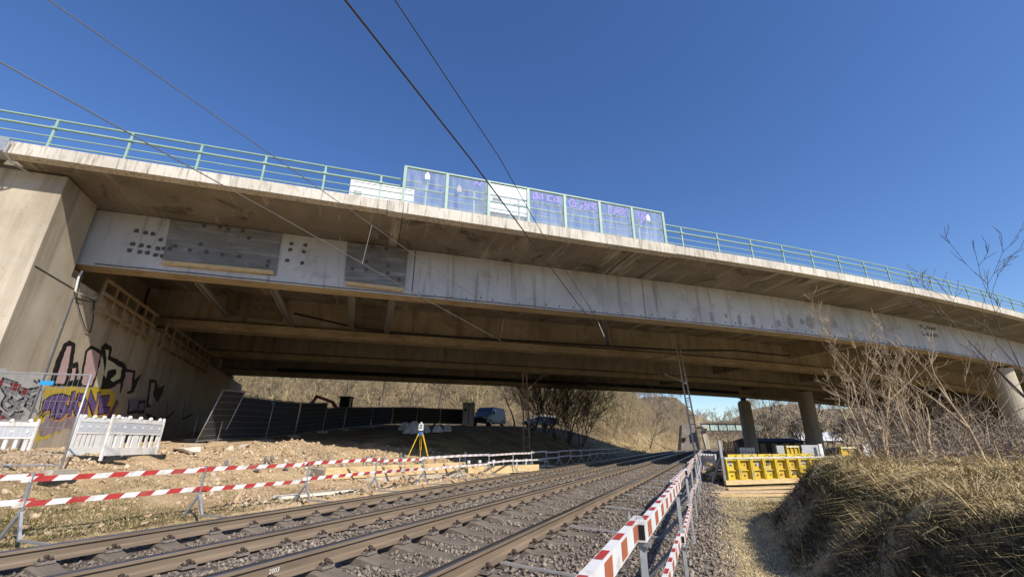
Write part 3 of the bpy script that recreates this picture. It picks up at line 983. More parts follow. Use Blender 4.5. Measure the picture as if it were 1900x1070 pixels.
# round piers with bearings
for s in (46.7, 86.0):
    for i, n0 in enumerate(GN):
        n = n0 + .45 + (.55 if i == 0 else 0)
        p = BP(s, n, 0); zg = gz(p[0], p[1]) - .4
        mb = MB(); k = 28
        prof = [(.80, zg), (.76, ZB - .85), (.76, ZB - .62), (.66, ZB - .62), (.66, ZB - .5), (.55, ZB - .5), (.55, ZB - .38)] if (i == 3) else [(.80, zg), (.76, ZB - .16)]
        vs = []; fs = []
        for r, z in prof:
            for j in range(k):
                a = 2 * math.pi * j / k; vs.append((p[0] + r * math.cos(a), p[1] + r * math.sin(a), z))
        for q in range(len(prof) - 1):
            for j in range(k): fs.append((q * k + j, q * k + (j + 1) % k, (q + 1) * k + (j + 1) % k, (q + 1) * k + j))
        fs.append(tuple((len(prof) - 1) * k + j for j in range(k)))
        mb.add(vs, fs)
        o = bpart(mb, 'pier', M['pier'])
        mb = MB(); z0 = prof[-1][1]
        mb.tube([(p[0], p[1], z0), (p[0], p[1], ZB - .05)], .34, 14); mb.box((p[0], p[1], ZB - .03), (.8, .8, .056), -BA)
        mb.build('bearing', M['dark_steel'], o)

# ------------------------------------------------------------------ abutment
ab = empty('bridge_abutment', BP(ab_s(15), 15, 1.0), label='tan concrete abutment covered in graffiti at the left end of the bridge', cat='abutment')
AL = -np.array(ab.location)
def apart(mb, name, mats, parent=None, **kw):
    o = mb.build(name, mats, parent or ab, **kw)
    if parent is None: o.location = AL
    return o
def abp(n, z, off=0.0):
    """point on the abutment's front face, off metres in front of it"""
    p = (ab_s(n) + off) * E + n * N
    return (p[0], p[1], z)
def slab_ab(n0, n1, z0, z1, d0, d1):
    return MB().hexa([abp(n0, z0, -d1), abp(n0, z0, -d0), abp(n1, z0, -d0), abp(n1, z0, -d1), abp(n0, z1, -d1), abp(n0, z1, -d0), abp(n1, z1, -d0), abp(n1, z1, -d1)])
apart(slab_ab(14.9, 46.6, -1.0, 6.35, 0, 3.0), 'front_wall', M['abut'])
apart(slab_ab(14.9, 16.75, 6.35, ZS + .02, .003, 3.0), 'cheek_wall', M['abut'])
apart(slab_ab(16.752, 46.6, 6.352, ZS + .02, 1.5, 2.6), 'back_wall', M['girder_in'])
for i, n0 in enumerate(GN):
    apart(slab_ab(n0 + .0, n0 + .85, 6.352, ZB - .1, .25, 1.3), 'bearing_plinth', M['pier'])
    apart(slab_ab(n0 + .15, n0 + .7, ZB - .1, ZB - .002, .4, 1.1), 'bearing', M['dark_steel'])
# wing wall carries on to the left, with its own cornice
mb = MB()
w0 = abp(14.9, 0, -3.0)
sW = ab_s(14.9)
mb.hexa([BP(sW - 40, 14.902, -1), BP(sW - 2.9, 14.902, -1), BP(sW - 2.9, 15.8, -1), BP(sW - 40, 15.8, -1), BP(sW - 40, 14.902, ZC), BP(sW - 2.9, 14.902, ZC), BP(sW - 2.9, 15.8, ZC), BP(sW - 40, 15.8, ZC)])
apart(mb, 'wing_wall', M['abut'])
apart(bsweep([(14.1, ZC), (14.5, ZC), (14.95, ZC + .26), (14.95, ZT - .03), (14.15, ZT), (14.1, ZT - .03)], sW - 40, S0 - .55), 'cornice', M['cornice'])
mb = MB(); mb.hexa([BP(S0 - .55, 14.05, ZC + .02), BP(S0 - .02, 14.05, ZC + .02), BP(S0 - .02, 14.6, ZC + .02), BP(S0 - .55, 14.6, ZC + .02), BP(S0 - .55, 14.05, ZT + .02), BP(S0 - .02, 14.05, ZT + .02), BP(S0 - .02, 14.6, ZT + .02), BP(S0 - .55, 14.6, ZT + .02)])
apart(mb, 'joint_cover', M['galv'])
mb = MB(); mb.tube([BP(S0 + .05, 14.02, ZT - .1), BP(S0 + .03, 14.02, ZC - .05), BP(S0 + .08, 14.3, ZC - .2), BP(S0 + .3, 14.8, ZC - .22)], .03, 6)
apart(mb, 'cable', M['wire_thin'])
# construction joint, service cables and clips on the face
mb = MB()
a = on_ab(64, 497); b_ = on_ab(176, 556); zj = (a[1] + b_[1]) / 2
mb.bar(abp(15.0, zj, .003), abp(18.6, zj, .003), .014, .03)
apart(mb, 'construction_joint', M['joint'])
mb = MB(); n1, z1 = on_ab(134, 548)
mb.bar(abp(n1, z1, .02), abp(n1 + .02, 1.0, .02), .035, .035)
mb.bar(abp(n1 + .09, z1, .012), abp(n1 + .11, 1.0, .012), .014, .014)
apart(mb, 'service_pipe', M['galv_dark'])
mb = MB()
mb.tube([abp(*on_ab(u, v), .04) for u, v in ((140, 556), (146, 580), (157, 612), (165, 617), (170, 596), (172, 560), (160, 558), (148, 556), (139, 553), (146, 520), (151, 504))], .014, 5)
apart(mb, 'loose_cable', M['black_rubber'])
mb = MB()
mb.tube([abp(*on_ab(u, v), .05) for u, v in ((136, 540), (142, 515), (149, 502))], .03, 6)
mb.tube([abp(*on_ab(u, v), .06) for u, v in ((136, 541), (170, 553), (176, 550))], .02, 6)
apart(mb, 'cable_conduit', M['inst_white'])
# timber cage along the bearing shelf
n1, zt = on_ab(190, 523); n1b, zb_ = on_ab(173, 577)
zt, zb_ = 6.85, 5.70
k = 0
for n in list(np.arange(18.45, 23.5, .95)) + list(np.arange(25.0, 33.5, 1.2)):
    mb = MB(); mb.bar(abp(n, zb_ - .12, .16), abp(n, zt + random.uniform(-.05, .15), .16), .07, .10)
    apart(mb, 'timber_post', M['wood_old'])
for n0, n1 in ((18.3, 23.5), (24.8, 33.6)):
    for z, w in ((zt - .02, .10), ((zt + zb_) / 2 + .05, .12), (zb_ + .06, .12)):
        mb = MB(); mb.bar(abp(n0, z, .25), abp(n1, z, .25), .05, w)
        apart(mb, 'timber_rail', M['wood_old'])
# graffiti: flat paint on the concrete, a few millimetres proud, layer on layer
def paint(name, strokes, mat, layer, **kw):
    for k_, st in enumerate(strokes):
        w, pts = st[0], st[1]
        mb = scrawl([on_ab(u, v) for u, v in pts], w, lambda a, c: abp(a, c, .004 + .003 * layer + .0002 * k_))
        apart(mb, name, mat, fix=False, **kw)
def blob(name, polys, mat, layer):
    mb = MB()
    for poly in polys:
        P = [abp(*on_ab(u, v), .004 + .003 * layer) for u, v in poly]
        mb.add(P, [tuple(range(len(P)))])
    return apart(mb, name, mat, fix=False)
def Z2(l): return zz(l, 0, 440)
def Z3(l): return zz(l, 0, 680)
# yellow ground with ragged edge, outlined letters (black shapes first, fills over them)
def ZG(l): return [(x * .4513, 371 + y * .4513) for x, y in l]
def ragged(poly, amp=5, step=14, seed=1):
    r = random.Random(seed); out = []
    for (x0, y0), (x1, y1) in zip(poly, poly[1:] + poly[:1]):
        k = max(1, int(math.hypot(x1 - x0, y1 - y0) / step))
        for i in range(k):
            f = i / k; out.append((x0 + (x1 - x0) * f + r.uniform(-amp, amp), y0 + (y1 - y0) * f + r.uniform(-amp, amp)))
    return out
def shape(pts, mat, layer, amp=1.5, name='graffiti_letter', seed=1):
    blob(name, [ZG(ragged(pts, amp, 12, seed))], M[mat], layer)
shape([(128, 950), (150, 890), (170, 850), (190, 768), (240, 775), (290, 762), (340, 772), (400, 766), (455, 775), (472, 805), (487, 890), (430, 905), (360, 905), (300, 925), (220, 970), (140, 1000)], 'paint_yellow', 0, 7, 'graffiti_ground')
shape([(-60, 690), (20, 694), (60, 708), (110, 712), (150, 706), (200, 725), (180, 790), (160, 850), (140, 905), (90, 915), (-60, 915)], 'paint_white', 0, 6, 'graffiti_ground')
shape([(150, 935), (200, 888), (300, 890), (420, 900), (380, 915), (300, 930), (230, 955), (165, 970)], 'paint_haze', 1, 8, 'graffiti_ground')
shape([(205, 745), (228, 660), (262, 590), (285, 576), (310, 590), (302, 650), (290, 695), (298, 670), (320, 664), (323, 705), (312, 740), (330, 735), (338, 680), (350, 620), (372, 595), (420, 620), (412, 670), (382, 768), (300, 764), (205, 762)], 'paint_black', 1)
shape([(226, 752), (250, 668), (274, 602), (293, 600), (285, 650), (268, 735), (262, 754)], 'paint_pink', 2)
shape([(285, 742), (298, 692), (311, 690), (303, 740)], 'paint_pink', 2)
shape([(335, 748), (346, 690), (358, 622), (377, 612), (411, 634), (398, 700), (374, 762), (342, 760)], 'paint_pink', 2)
shape([(414, 640), (424, 655), (428, 700), (412, 772), (388, 768), (402, 700)], 'paint_cream', 1)
shape([(415, 602), (433, 586), (460, 604), (453, 640), (513, 672), (522, 692), (508, 744), (480, 757), (456, 774), (412, 778), (428, 705), (424, 660)], 'paint_black', 2)
shape([(432, 612), (446, 618), (441, 655), (500, 690), (492, 734), (464, 747), (452, 738), (478, 714), (474, 694), (444, 698), (432, 732), (426, 716), (437, 660)], 'paint_cream', 3)
shape([(508, 692), (556, 700), (551, 738), (582, 712), (548, 792), (520, 797), (528, 722), (513, 722), (500, 777), (490, 800), (500, 722)], 'paint_black', 3)
shape([(515, 706), (545, 709), (536, 780), (521, 785)], 'paint_pink', 4)
shape([(614, 735), (642, 740), (652, 772), (677, 758), (667, 800), (646, 832), (630, 800), (616, 852), (598, 852)], 'paint_black', 1)
shape([(622, 748), (636, 752), (622, 840), (609, 840)], 'paint_pink', 2)
shape([(525, 815), (600, 812), (590, 880), (520, 880)], 'paint_haze', 0, 5)
pu = [[(185, 832), (210, 816), (250, 812)], [(222, 815), (213, 875)], [(243, 812), (232, 882)], [(243, 815), (270, 826), (256, 846), (238, 848)], [(254, 848), (270, 866), (250, 884), (232, 882)],
      [(298, 800), (284, 872)], [(322, 808), (306, 840), (313, 870), (334, 866), (345, 830), (336, 808), (320, 810)], [(352, 870), (365, 802), (386, 862), (402, 802)], [(440, 814), (412, 820), (407, 866), (442, 862)], [(410, 842), (432, 838)], [(452, 884), (476, 838)], [(180, 850), (205, 845)]]
paint('graffiti_letter', [(.24, ZG([(x + 5, y + 10) for x, y in q])) for q in pu], M['paint_orange'], 2)
paint('graffiti_letter', [(.27, ZG(q)) for q in pu], M['paint_black'], 4)
paint('graffiti_letter', [(.20, ZG(q)) for q in pu], M['paint_purple'], 6)
paint('graffiti_letter', [(.035, ZG(q)) for q in ([(150, 880), (165, 868), (158, 890), (178, 872), (170, 892), (190, 876)], [(138, 740), (150, 750), (156, 738), (166, 752), (176, 742)], [(180, 775), (170, 800), (160, 860)])], M['paint_black'], 4)
sv = [[(0, 760), (25, 800), (5, 830)], [(10, 735), (70, 755), (60, 790), (20, 770)], [(30, 820), (75, 850), (45, 880), (90, 870)], [(80, 790), (120, 805), (100, 840), (140, 860)], [(0, 870), (35, 895), (75, 885)], [(115, 820), (145, 800), (125, 860)], [(70, 770), (110, 780), (160, 770)], [(45, 810), (60, 830), (95, 815)], [(5, 840), (25, 860), (50, 845)]]
paint('graffiti_letter', [(.085, ZG(q)) for q in sv], M['paint_black'], 2)
paint('graffiti_letter', [(.07, ZG([(x + 8, y + 6) for x, y in q])) for q in sv], M['grey_print'], 3)
paint('graffiti_letter', [(.12, ZG(q)) for q in ([(600, 880), (640, 900), (620, 930), (660, 915)], [(690, 830), (680, 900), (715, 870)], [(530, 830), (525, 875), (560, 868)], [(570, 830), (565, 872), (592, 868), (596, 828), (570, 830)], [(760, 830), (750, 900), (790, 880)])], M['paint_black'], 1)
shape([(42, 748), (85, 756), (75, 786), (38, 778)], 'paint_red', 4, 2)
shape([(90, 775), (115, 780), (105, 800), (85, 798)], 'paint_red', 4, 2)
shape([(-10, 740), (12, 738), (8, 760), (-10, 762)], 'paint_red', 4, 2)
shape([(-20, 850), (15, 870), (25, 900), (-20, 905)], 'paint_red', 1, 3)

# ------------------------------------------------------------------ railing on the bridge edge
rl = empty('bridge_railing', BP(0, 14.35, ZT), label='mint green tube railing along the bridge edge', cat='railing')
def rpart(mb, name, mat, parent=rl, **kw):
    o = mb.build(name, mat, parent, **kw); o.location = -Vector(parent.location); return o
NR = 14.35
post_s = list(np.arange(-9.95 - 1.9 * 12, .2, 1.9)) + [1.2, 3.05, 4.9, 6.75, 8.6, 10.45] + list(np.arange(12.7, 70, 2.0))
pm = MB(); pm.box((0, 0, .55), (.06, .05, 1.10)); pm.box((0, -.015, .78), (.14, .10, .07)); pm.box((0, 0, .012), (.16, .12, .024))
PME = pm.mesh('post'); PME.materials.append(M['rail_green'])
for s in post_s:
    p = BP(s, NR, ZT)
    q = BP(s + .1, NR, ZT); rz = math.atan2(q[1] - p[1], q[0] - p[0])
    place('post', PME, rl, Vector(p) - rl.location, (0, 0, rz))
for z, r, nm in ((1.08, .034, 'top_rail'), (.78, .040, 'cable_rail'), (.48, .022, 'rail'), (.20, .022, 'rail')):
    mb = MB(); mb.tube([BP(s, NR, ZT + z) for s in bs(post_s[0], 72, 3)], r, 6)
    rpart(mb, nm, M['rail_green'], smooth=True)
# glass screen over the tracks
gs = empty('glass_screen', BP(.43, 14.2, ZT), label='clear glass screen of seven panels with purple scrawls over the tracks', cat='screen')
GS0, GS1 = .43, 11.55
ps = [at_n(u, v, 14.2)[0] for u, v in ((747, 372), (827, 383), (906, 396), (980, 408), (1049, 419), (1115, 431), (1176, 441), (1235, 450))]
for s in ps:
    mb = MB(); p = BP(s, 14.18, ZT + .75); mb.box(p, (.11, .09, 1.54), math.pi / 2 - BA)
    rpart(mb, 'screen_post', M['rail_green'], gs)
mb = MB(); mb.bar(BP(ps[0] - .05, 14.18, ZT + 1.55), BP(ps[-1] + .05, 14.18, ZT + 1.55), .10, .055)
rpart(mb, 'top_frame', M['rail_green'], gs)
panes = []
for a, b_ in zip(ps[:-1], ps[1:]):
    mb = MB(); mb.hexa([BP(a + .07, 14.165, ZT + .03), BP(b_ - .07, 14.165, ZT + .03), BP(b_ - .07, 14.18, ZT + .03), BP(a + .07, 14.18, ZT + .03), BP(a + .07, 14.165, ZT + 1.5), BP(b_ - .07, 14.165, ZT + 1.5), BP(b_ - .07, 14.18, ZT + 1.5), BP(a + .07, 14.18, ZT + 1.5)])
    panes.append(rpart(mb, 'pane', M['screen'], gs))
def gpt(zx, zy):                                  # picture point on the screen's plane
    return at_n(620 + zx / 2.969, 280 + zy / 2.969, 14.16)
gf = lambda a, c: BP(a, 14.158, c)
scr = {1: [[(770, 185), (785, 170), (800, 190), (815, 175)]],
       3: [[(1095, 240), (1115, 230), (1120, 262), (1098, 262), (1095, 240)], [(1130, 245), (1145, 235), (1148, 265), (1130, 262), (1130, 245)], [(1205, 250), (1180, 248), (1175, 272), (1200, 278)], [(1215, 255), (1235, 258), (1230, 282), (1212, 276), (1215, 255)]],
       4: [[(1335, 290), (1310, 265), (1292, 280), (1300, 308), (1330, 305), (1325, 280), (1312, 288)], [(1350, 325), (1375, 285), (1360, 290), (1400, 300), (1380, 325)], [(1405, 290), (1400, 330)], [(1415, 300), (1445, 285), (1420, 310), (1445, 325)]],
       5: [[(1512, 300), (1512, 345)], [(1540, 350), (1555, 315), (1580, 320), (1550, 340), (1575, 352)], [(1590, 315), (1580, 350), (1608, 325), (1600, 358)]],
       6: [[(1670, 370), (1680, 340), (1700, 345), (1690, 375), (1672, 362)], [(1700, 350), (1725, 345), (1700, 385), (1685, 395)]]}
for i, sts in scr.items():
    mb = MB()
    for st in sts: scrawl([gpt(*q) for q in st], .055, gf, mb)
    o = mb.build('sprayed_scrawl', M['paint_violet'], panes[i], fix=False)
for i, (u, v) in ((0, (515, 135)), (1, (690, 205)), (6, (1730, 365))):
    s, z = gpt(u, v); h = .17
    mb = MB(); mb.add([gf(s - .09, z - h), gf(s + .09, z - h), gf(s + .09, z), gf(s, z + h), gf(s - .09, z)], [(0, 1, 2, 3, 4)])
    mb.build('white_sticker', M['inst_white'] if i != 1 else M['grey_print'], panes[i], fix=False)

# site container and a box trailer parked up on the deck
def container(name, pxl, pxr, n, label, cat, lift=0.0):
    sA, zA = at_n(*pxl, n); sB, zB = at_n(*pxr, n)
    zt = (zA + zB) / 2; z0 = 9.29
    root = empty(name, BP((sA + sB) / 2, n, z0), label=label, cat=cat)
    L = sB - sA; H = zt - z0
    root.rotation_euler = (0, 0, math.pi / 2 - BA)
    mb = MB(); zb0 = .1 + lift * H; mb.box((0, 1.1, (H + zb0) / 2 - .04), (L, 2.2, H - zb0 - .08)); mb.build('body', M['container'], root)
    if lift:
        for x in (-L * .25, L * .25):
            mb = MB(); mb.tube([(x, .1, .35), (x, .35, .35)], .33, 14); mb.build('wheel', M['black_rubber'], root)
        mb = MB(); mb.box((0, 1.1, zb0 - .06), (L * .96, .9, .12)); mb.build('chassis', M['dark_steel'], root)
        return root, L, H
    fr = MB()
    for x in (-L / 2 + .04, L / 2 - .04):
        fr.box((x, -.012, H / 2), (.08, .03, H))
    fr.box((0, -.012, H - .06), (L - .17, .03, .1)); fr.box((0, -.012, .1), (L - .17, .03, .14)); fr.build('frame', M['container'], root)
    return root, L, H
root, L, H = container('site_container', (652, 330), (769, 352), 16.4, 'white site container with vent slits on the bridge behind the railing', 'container')
mb = MB()
for i in range(14): mb.box((-L / 2 + .75 + i * (L - 1.0) / 14, -.004, H * .62), (.04, .012, .22))
mb.build('vent_slits', M['grey_print'], root)
mb = MB(); mb.box((-L / 2 + .32, -.004, H * .62), (.30, .012, .62)); mb.build('logo_panel', M['grey_print'], root)
mb = MB()
for i in range(3):
    for j in range(3): mb.box((-L / 2 + .24 + .08 * i, -.012, H * .62 - .22 + j * .2 + .03 * (i % 2)), (.05, .008, .09))
mb.build('logo_mark', M['inst_white'], root)
root, L, H = container('box_trailer', (905, 335), (980, 350), 16.2, 'white box trailer with dark prints seen through the glass screen', 'trailer', lift=.48)
mb = MB(); mb.box((-L / 2 + .45, -.004, H * .72), (.42, .012, .16)); mb.box((L / 2 - .45, -.004, H * .68), (.5, .012, .12)); mb.build('dark_print', M['dark_print'], root)
p = BP(at_n(643, 352, 16.0)[0], 16.0, 9.29)
mb = MB(); a = Vector(p) + Vector((0, 0, .34)); mb.tube([a, a + Vector((N[0], N[1], 0)) * .05, a + Vector((N[0], N[1], 0)) * .2, a + Vector((N[0], N[1], 0)) * .25], [.27, .34, .34, .27], 18)
mb.build('spare_tyre', M['black_rubber'], label='black tyre standing on the bridge beside the site container', cat='tyre')

def hit(u, v, k0=1.5, k1=400.0):
    """where a line of sight first meets the ground"""
    d = ray(u, v); k = k0
    while k < k1:
        if CZ + d[2] * k < gz(d[0] * k, d[1] * k): break
        k *= 1.01
    return d[0] * k, d[1] * k, gz(d[0] * k, d[1] * k)

# ------------------------------------------------------------------ overhead line
def wirepath(name, pts, r, mat, **kw):
    mb = MB(); mb.tube(pts, r, 5); return mb.build(name, mat, smooth=True, **kw)
def wpts(tls, z0, z1=None, ext=-16):
    P = [(t, l) for t, l in tls]
    (ta, la), (tb, lb) = P[0], P[1]
    P.insert(0, (ext, la + (lb - la) / (tb - ta) * (ext - ta)))
    return [TP(t, l, lerp(z0, z1 if z1 else z0, (t - ext) / (P[-1][0] - ext))) for t, l in P]
W1 = wpts([(2.4, 7.45), (5.3, 7.6), (10.6, 7.98), (16.8, 8.33), (27.2, 8.84), (55, 8.0)], 5.65)
W2 = wpts([(1.2, 7.24), (4.3, 7.41), (6.8, 7.56), (16.3, 8.1), (24.2, 8.37), (27.2, 8.5), (55, 8.0)], 6.8, 6.6)
W3 = wpts([(2.3, 3.0), (5.2, 3.12), (7.8, 3.3), (13.5, 3.68), (31.7, 4.6), (60, 4.2)], 5.75)
W4 = wpts([(3.1, 3.07), (6.6, 3.25), (9.8, 3.6), (20.5, 4.4), (31.0, 5.0), (60, 4.2)], 6.8, 6.6)
wirepath('contact_wire', W1, .010, M['wire_mid'], label='thin contact wire above the farther track', cat='wire', group='overhead line wires')
wirepath('contact_wire', W3, .014, M['wire'], label='dark contact wire above the nearest track', cat='wire', group='overhead line wires')
for pth, low, ts, lab in ((W2, W1, (7.8, 17.2), 'pale carrier wire strung above the farther track with its droppers'), (W4, W3, (19.0, 27.0), 'carrier wire strung above the nearest track with its droppers')):
    o = wirepath('carrier_wire', pth, .009, M['wire_mid'] if low is W1 else M['wire'], label=lab, cat='wire', group='overhead line wires')
    def interp(P, t):
        tt = [tl(p[0], p[1])[0] for p in P]
        return tuple(float(np.interp(t, tt, [p[i] for p in P])) for i in range(3))
    for t in ts:
        mb = MB(); mb.tube([interp(pth, t), interp(low, t)], .005, 4); mb.tube([interp(low, t), tuple(np.array(interp(low, t)) + (0, 0, .05))], .011, 5)
        mb.build('dropper', M['wire_thin'], o)
def mast(x, y, ztop, label, lean, reach, arms, grey_from):
    zg = gz(x, y) - .1
    root = empty('catenary_mast', (x, y, zg), label=label, cat='mast', group='catenary masts')
    H = ztop - zg
    for sx in (-1, 1):
        mb = MB(); mb.bar((sx * .20, 0, 0), (sx * .12 + lean, 0, H), .06, .09); mb.build('mast_leg', M['mast_grey'] if grey_from else M['mast'], root)
    k = int(H / .55)
    for i in range(1, k):
        f = i / k; w = .20 - .08 * f
        mb = MB(); mb.bar((-w + lean * f, 0, H * f), (w + lean * f, 0, H * f), .03, .05)
        mb.build('mast_rung', M['mast'], root)
    mb = MB(); mb.box((0, 0, .12), (.7, .7, .3)); mb.build('mast_footing', M['pier'], root)
    for nm, a, b_, r, mt in arms:
        A = Vector(a) - Vector((x, y, zg)); B_ = Vector(b_) - Vector((x, y, zg))
        mb = MB(); mb.tube([A, B_], r, 6); o = mb.build(nm, mt, root)
        if nm == 'cantilever_tube':
            mb = MB()
            for q in range(5):
                c = A + (B_ - A) * (.06 + .018 * q); mb.tube([c, c + (B_ - A).normalized() * .03], .07, 8)
            mb.build('insulator', M['inst_white'], o)
    return root
m1 = at_y(978, 822, 29.0); zt1 = at_y(972, 680, 29.0)[2]
mast(m1[0], 29.0, zt1, 'dark lattice mast on the slope behind the far barrier', -.12, 3, [
    ('cantilever_tube', (m1[0], 29, 4.5), TP(27.0, 8.5, 6.68), .03, M['mast']), ('stay_tube', (m1[0] - .08, 29, 5.95), TP(27.0, 8.5, 6.60), .02, M['mast']), ('registration_arm', (m1[0] + .9, 28.7, 5.35), TP(27.0, 8.83, 5.67), .02, M['mast'])], False)
m2 = at_y(1296, 838, 29.6); zt2 = at_y(1271, 648, 29.6)[2]
mast(m2[0], 29.6, zt2, 'ladder like lattice mast right of the tracks by the yellow formwork', -.42, 3, [
    ('cantilever_tube', at_y(1276, 712, 29.5), at_y(1232, 693, 29.3), .035, M['mast_grey']), ('cantilever_arm', at_y(1232, 693, 29.3), TP(31.6, 4.6, 5.78), .03, M['mast']), ('stay_tube', at_y(1268, 656, 29.5), TP(31.3, 5.0, 6.66), .022, M['mast']), ('stay_tube', TP(31.3, 5.0, 6.64), at_y(1250, 700, 29.3), .015, M['mast'])], True)

# ------------------------------------------------------------------ red and white track barriers
def striped(P0, P1, w, h, period, parent, slant=0.0, phase=0.0, faded=False, hollow=False, name='barrier_bar', red='bar_red'):
    P0 = Vector(P0); P1 = Vector(P1); L = (P1 - P0).length; d = (P1 - P0) / L
    x = d.cross(Vector((0, 0, 1))).normalized() * (w / 2); up = Vector((0, 0, h / 2))
    cuts = [0.0]; c = period / 2 * (1 - phase)
    while c < L - .04: cuts.append(c); c += period / 2
    cuts.append(L)
    mb = MB(); vs = []
    for i, c in enumerate(cuts):
        sl = slant if 0 < i < len(cuts) - 1 else 0
        for sx, sz in ((-1, -1), (1, -1), (1, 1), (-1, 1)):
            vs.append(P0 + d * (c + sl * sz) + x * sx + up * sz)
    fs = []; mi = []
    for i in range(len(cuts) - 1):
        for j in range(4):
            fs.append((i * 4 + j, i * 4 + (j + 1) % 4, (i + 1) * 4 + (j + 1) % 4, (i + 1) * 4 + j))
            mi.append((i % 2) * (2 if (faded and j == 1) else 1))
    n_ = len(cuts)
    fs += [(3, 2, 1, 0), tuple((n_ - 1) * 4 + j for j in range(4))]; mi += [0, 0]
    mb.add(vs, fs); mb.m = mi
    o = mb.build(name, [M['bar_white'], M[red], M['bar_red_b']], None)
    o.parent = parent; o.location = -Vector(parent.location)
    if hollow:
        k = .72
        for e_, sg in ((P0, -1.0), (P1, 1.0)):
            q = e_ + d * .003 * sg; mb = MB()
            mb.quad(q - x * k - up * k, q + x * k - up * k, q + x * k + up * k, q - x * k + up * k)
            mb.build('hollow_end_shade', M['hollow_shade'], o, fix=False)
    return o
def wpart(mb, name, mat, parent, **kw):
    o = mb.build(name, mat, parent, **kw); o.location = -Vector(parent.location); return o
def boxbar(P0, P1, w, h, parent, ph):
    """white box section with red reflective patches let into its top and sides"""
    P0 = Vector(P0); P1 = Vector(P1); L = (P1 - P0).length; d = (P1 - P0) / L
    x = d.cross(Vector((0, 0, 1))).normalized(); up = x.cross(d)
    mb = MB(); mb.bar(P0, P1, w, h)
    o = mb.build('barrier_bar', M['bar_white'], None); o.parent = parent; o.location = -Vector(parent.location)
    mb = MB(); c = .05 + .1 * ph
    while c < L - .14:
        a, b_ = P0 + d * c, P0 + d * (c + .125)
        k = .40
        T = up * (h / 2 + .0015)
        mb.quad(a - x * w * k + T, a + x * w * k + T, b_ + x * w * k + T, b_ - x * w * k + T, 0)
        for sg in (-1, 1):
            S = x * sg * (w / 2 + .0015)
            mb.quad(a + S - up * h * k, a + S + up * h * k, b_ + S + up * h * k, b_ + S - up * h * k, 1 if sg > 0 else 0)
        c += .31
    mb.build('red_patches', [M['bar_red'], M['bar_red_b']], o, fix=False, kind='stuff')
    for e_, sg in ((P0, -1.0), (P1, 1.0)):
        q = e_ + d * .002 * sg; mb = MB(); k = .38
        mb.quad(q - x * w * k - up * h * k, q + x * w * k - up * h * k, q + x * w * k + up * h * k, q - x * w * k + up * h * k)
        mb.build('hollow_end_shade', M['hollow_shade'], o, fix=False)  # flat dark quad, the tube's inner shade painted on its end
    return o
rb = empty('track_barrier', TP(2.4, .45, 0), label='red and white box barrier beside the nearest rail, running past the camera', cat='barrier')
jt = [-.02 + 2.36 * i for i in range(14)]
def lR(t): return .335 + .0192 * t + .012 * math.sin(t * .9)
def zR(t): return float(bedz(lR(t)))
for i in range(len(jt) - 1):
    a, b_ = jt[i], jt[i + 1]
    o1 = .021 * (-1 if i % 2 else 1)
    for zc, w, h, ph in ((.86, .037, .080, .3), (.42, .033, .068, .7)):
        dl = o1 if zc > .6 else -o1 * .7
        far_ = a > 9
        boxbar(TP(a - .08, lR(a) + dl, zc + .01 * (i % 3)), TP(b_ + .10, lR(b_) + dl, zc + .012 * ((i + 1) % 3)), w, h, rb, ph)
for i, t in enumerate(jt[1:]):
    l = lR(t); z0 = zR(t)
    mb = MB(); mb.bar(TP(t, l - .005, z0 - .05), TP(t, l - .005, .92), .014, .032); wpart(mb, 'post', M['galv'], rb)
    mb = MB(); mb.bar(TP(t, l, z0 + .03), TP(t + .05, 2.27, .065), .022, .022); wpart(mb, 'rail_arm', M['mast_grey'], rb)
    mb = MB(); mb.bar(TP(t, l + .42, z0 + .05), TP(t, l, .42), .025, .045); wpart(mb, 'brace', M['galv_dark'], rb)
    for zc in (.86, .42):
        mb = MB()
        mb.add([TP(t - .02, l + .048, zc - .07), TP(t + .02, l + .048, zc - .07), TP(t + .02, l + .048, zc + .07), TP(t - .02, l + .048, zc + .07), TP(t - .02, l + .042, zc - .06), TP(t + .02, l + .042, zc - .06), TP(t + .02, l + .042, zc + .07), TP(t - .02, l + .042, zc + .07)], [(0, 1, 2, 3), (7, 6, 5, 4), (3, 2, 6, 7), (0, 4, 5, 1), (1, 5, 6, 2), (0, 3, 7, 4)])
        o = wpart(mb, 'bar_bracket', M['galv'], rb)
        mb = MB(); mb.bar(TP(t, l + .045, zc - .05), TP(t, l - .045, zc - .05), .04, .016); wpart(mb, 'bar_shelf', M['galv'], rb)
lbar = empty('track_barrier', TP(6, 9.2, -.05), label='red and white striped barrier between the far rail and the rubble', cat='barrier')
jl = [-1.5 + 2.45 * i for i in range(33)]
def lL(t): return 9.22 + .05 * math.sin(t * .5) + max(0, t - 30) * .0
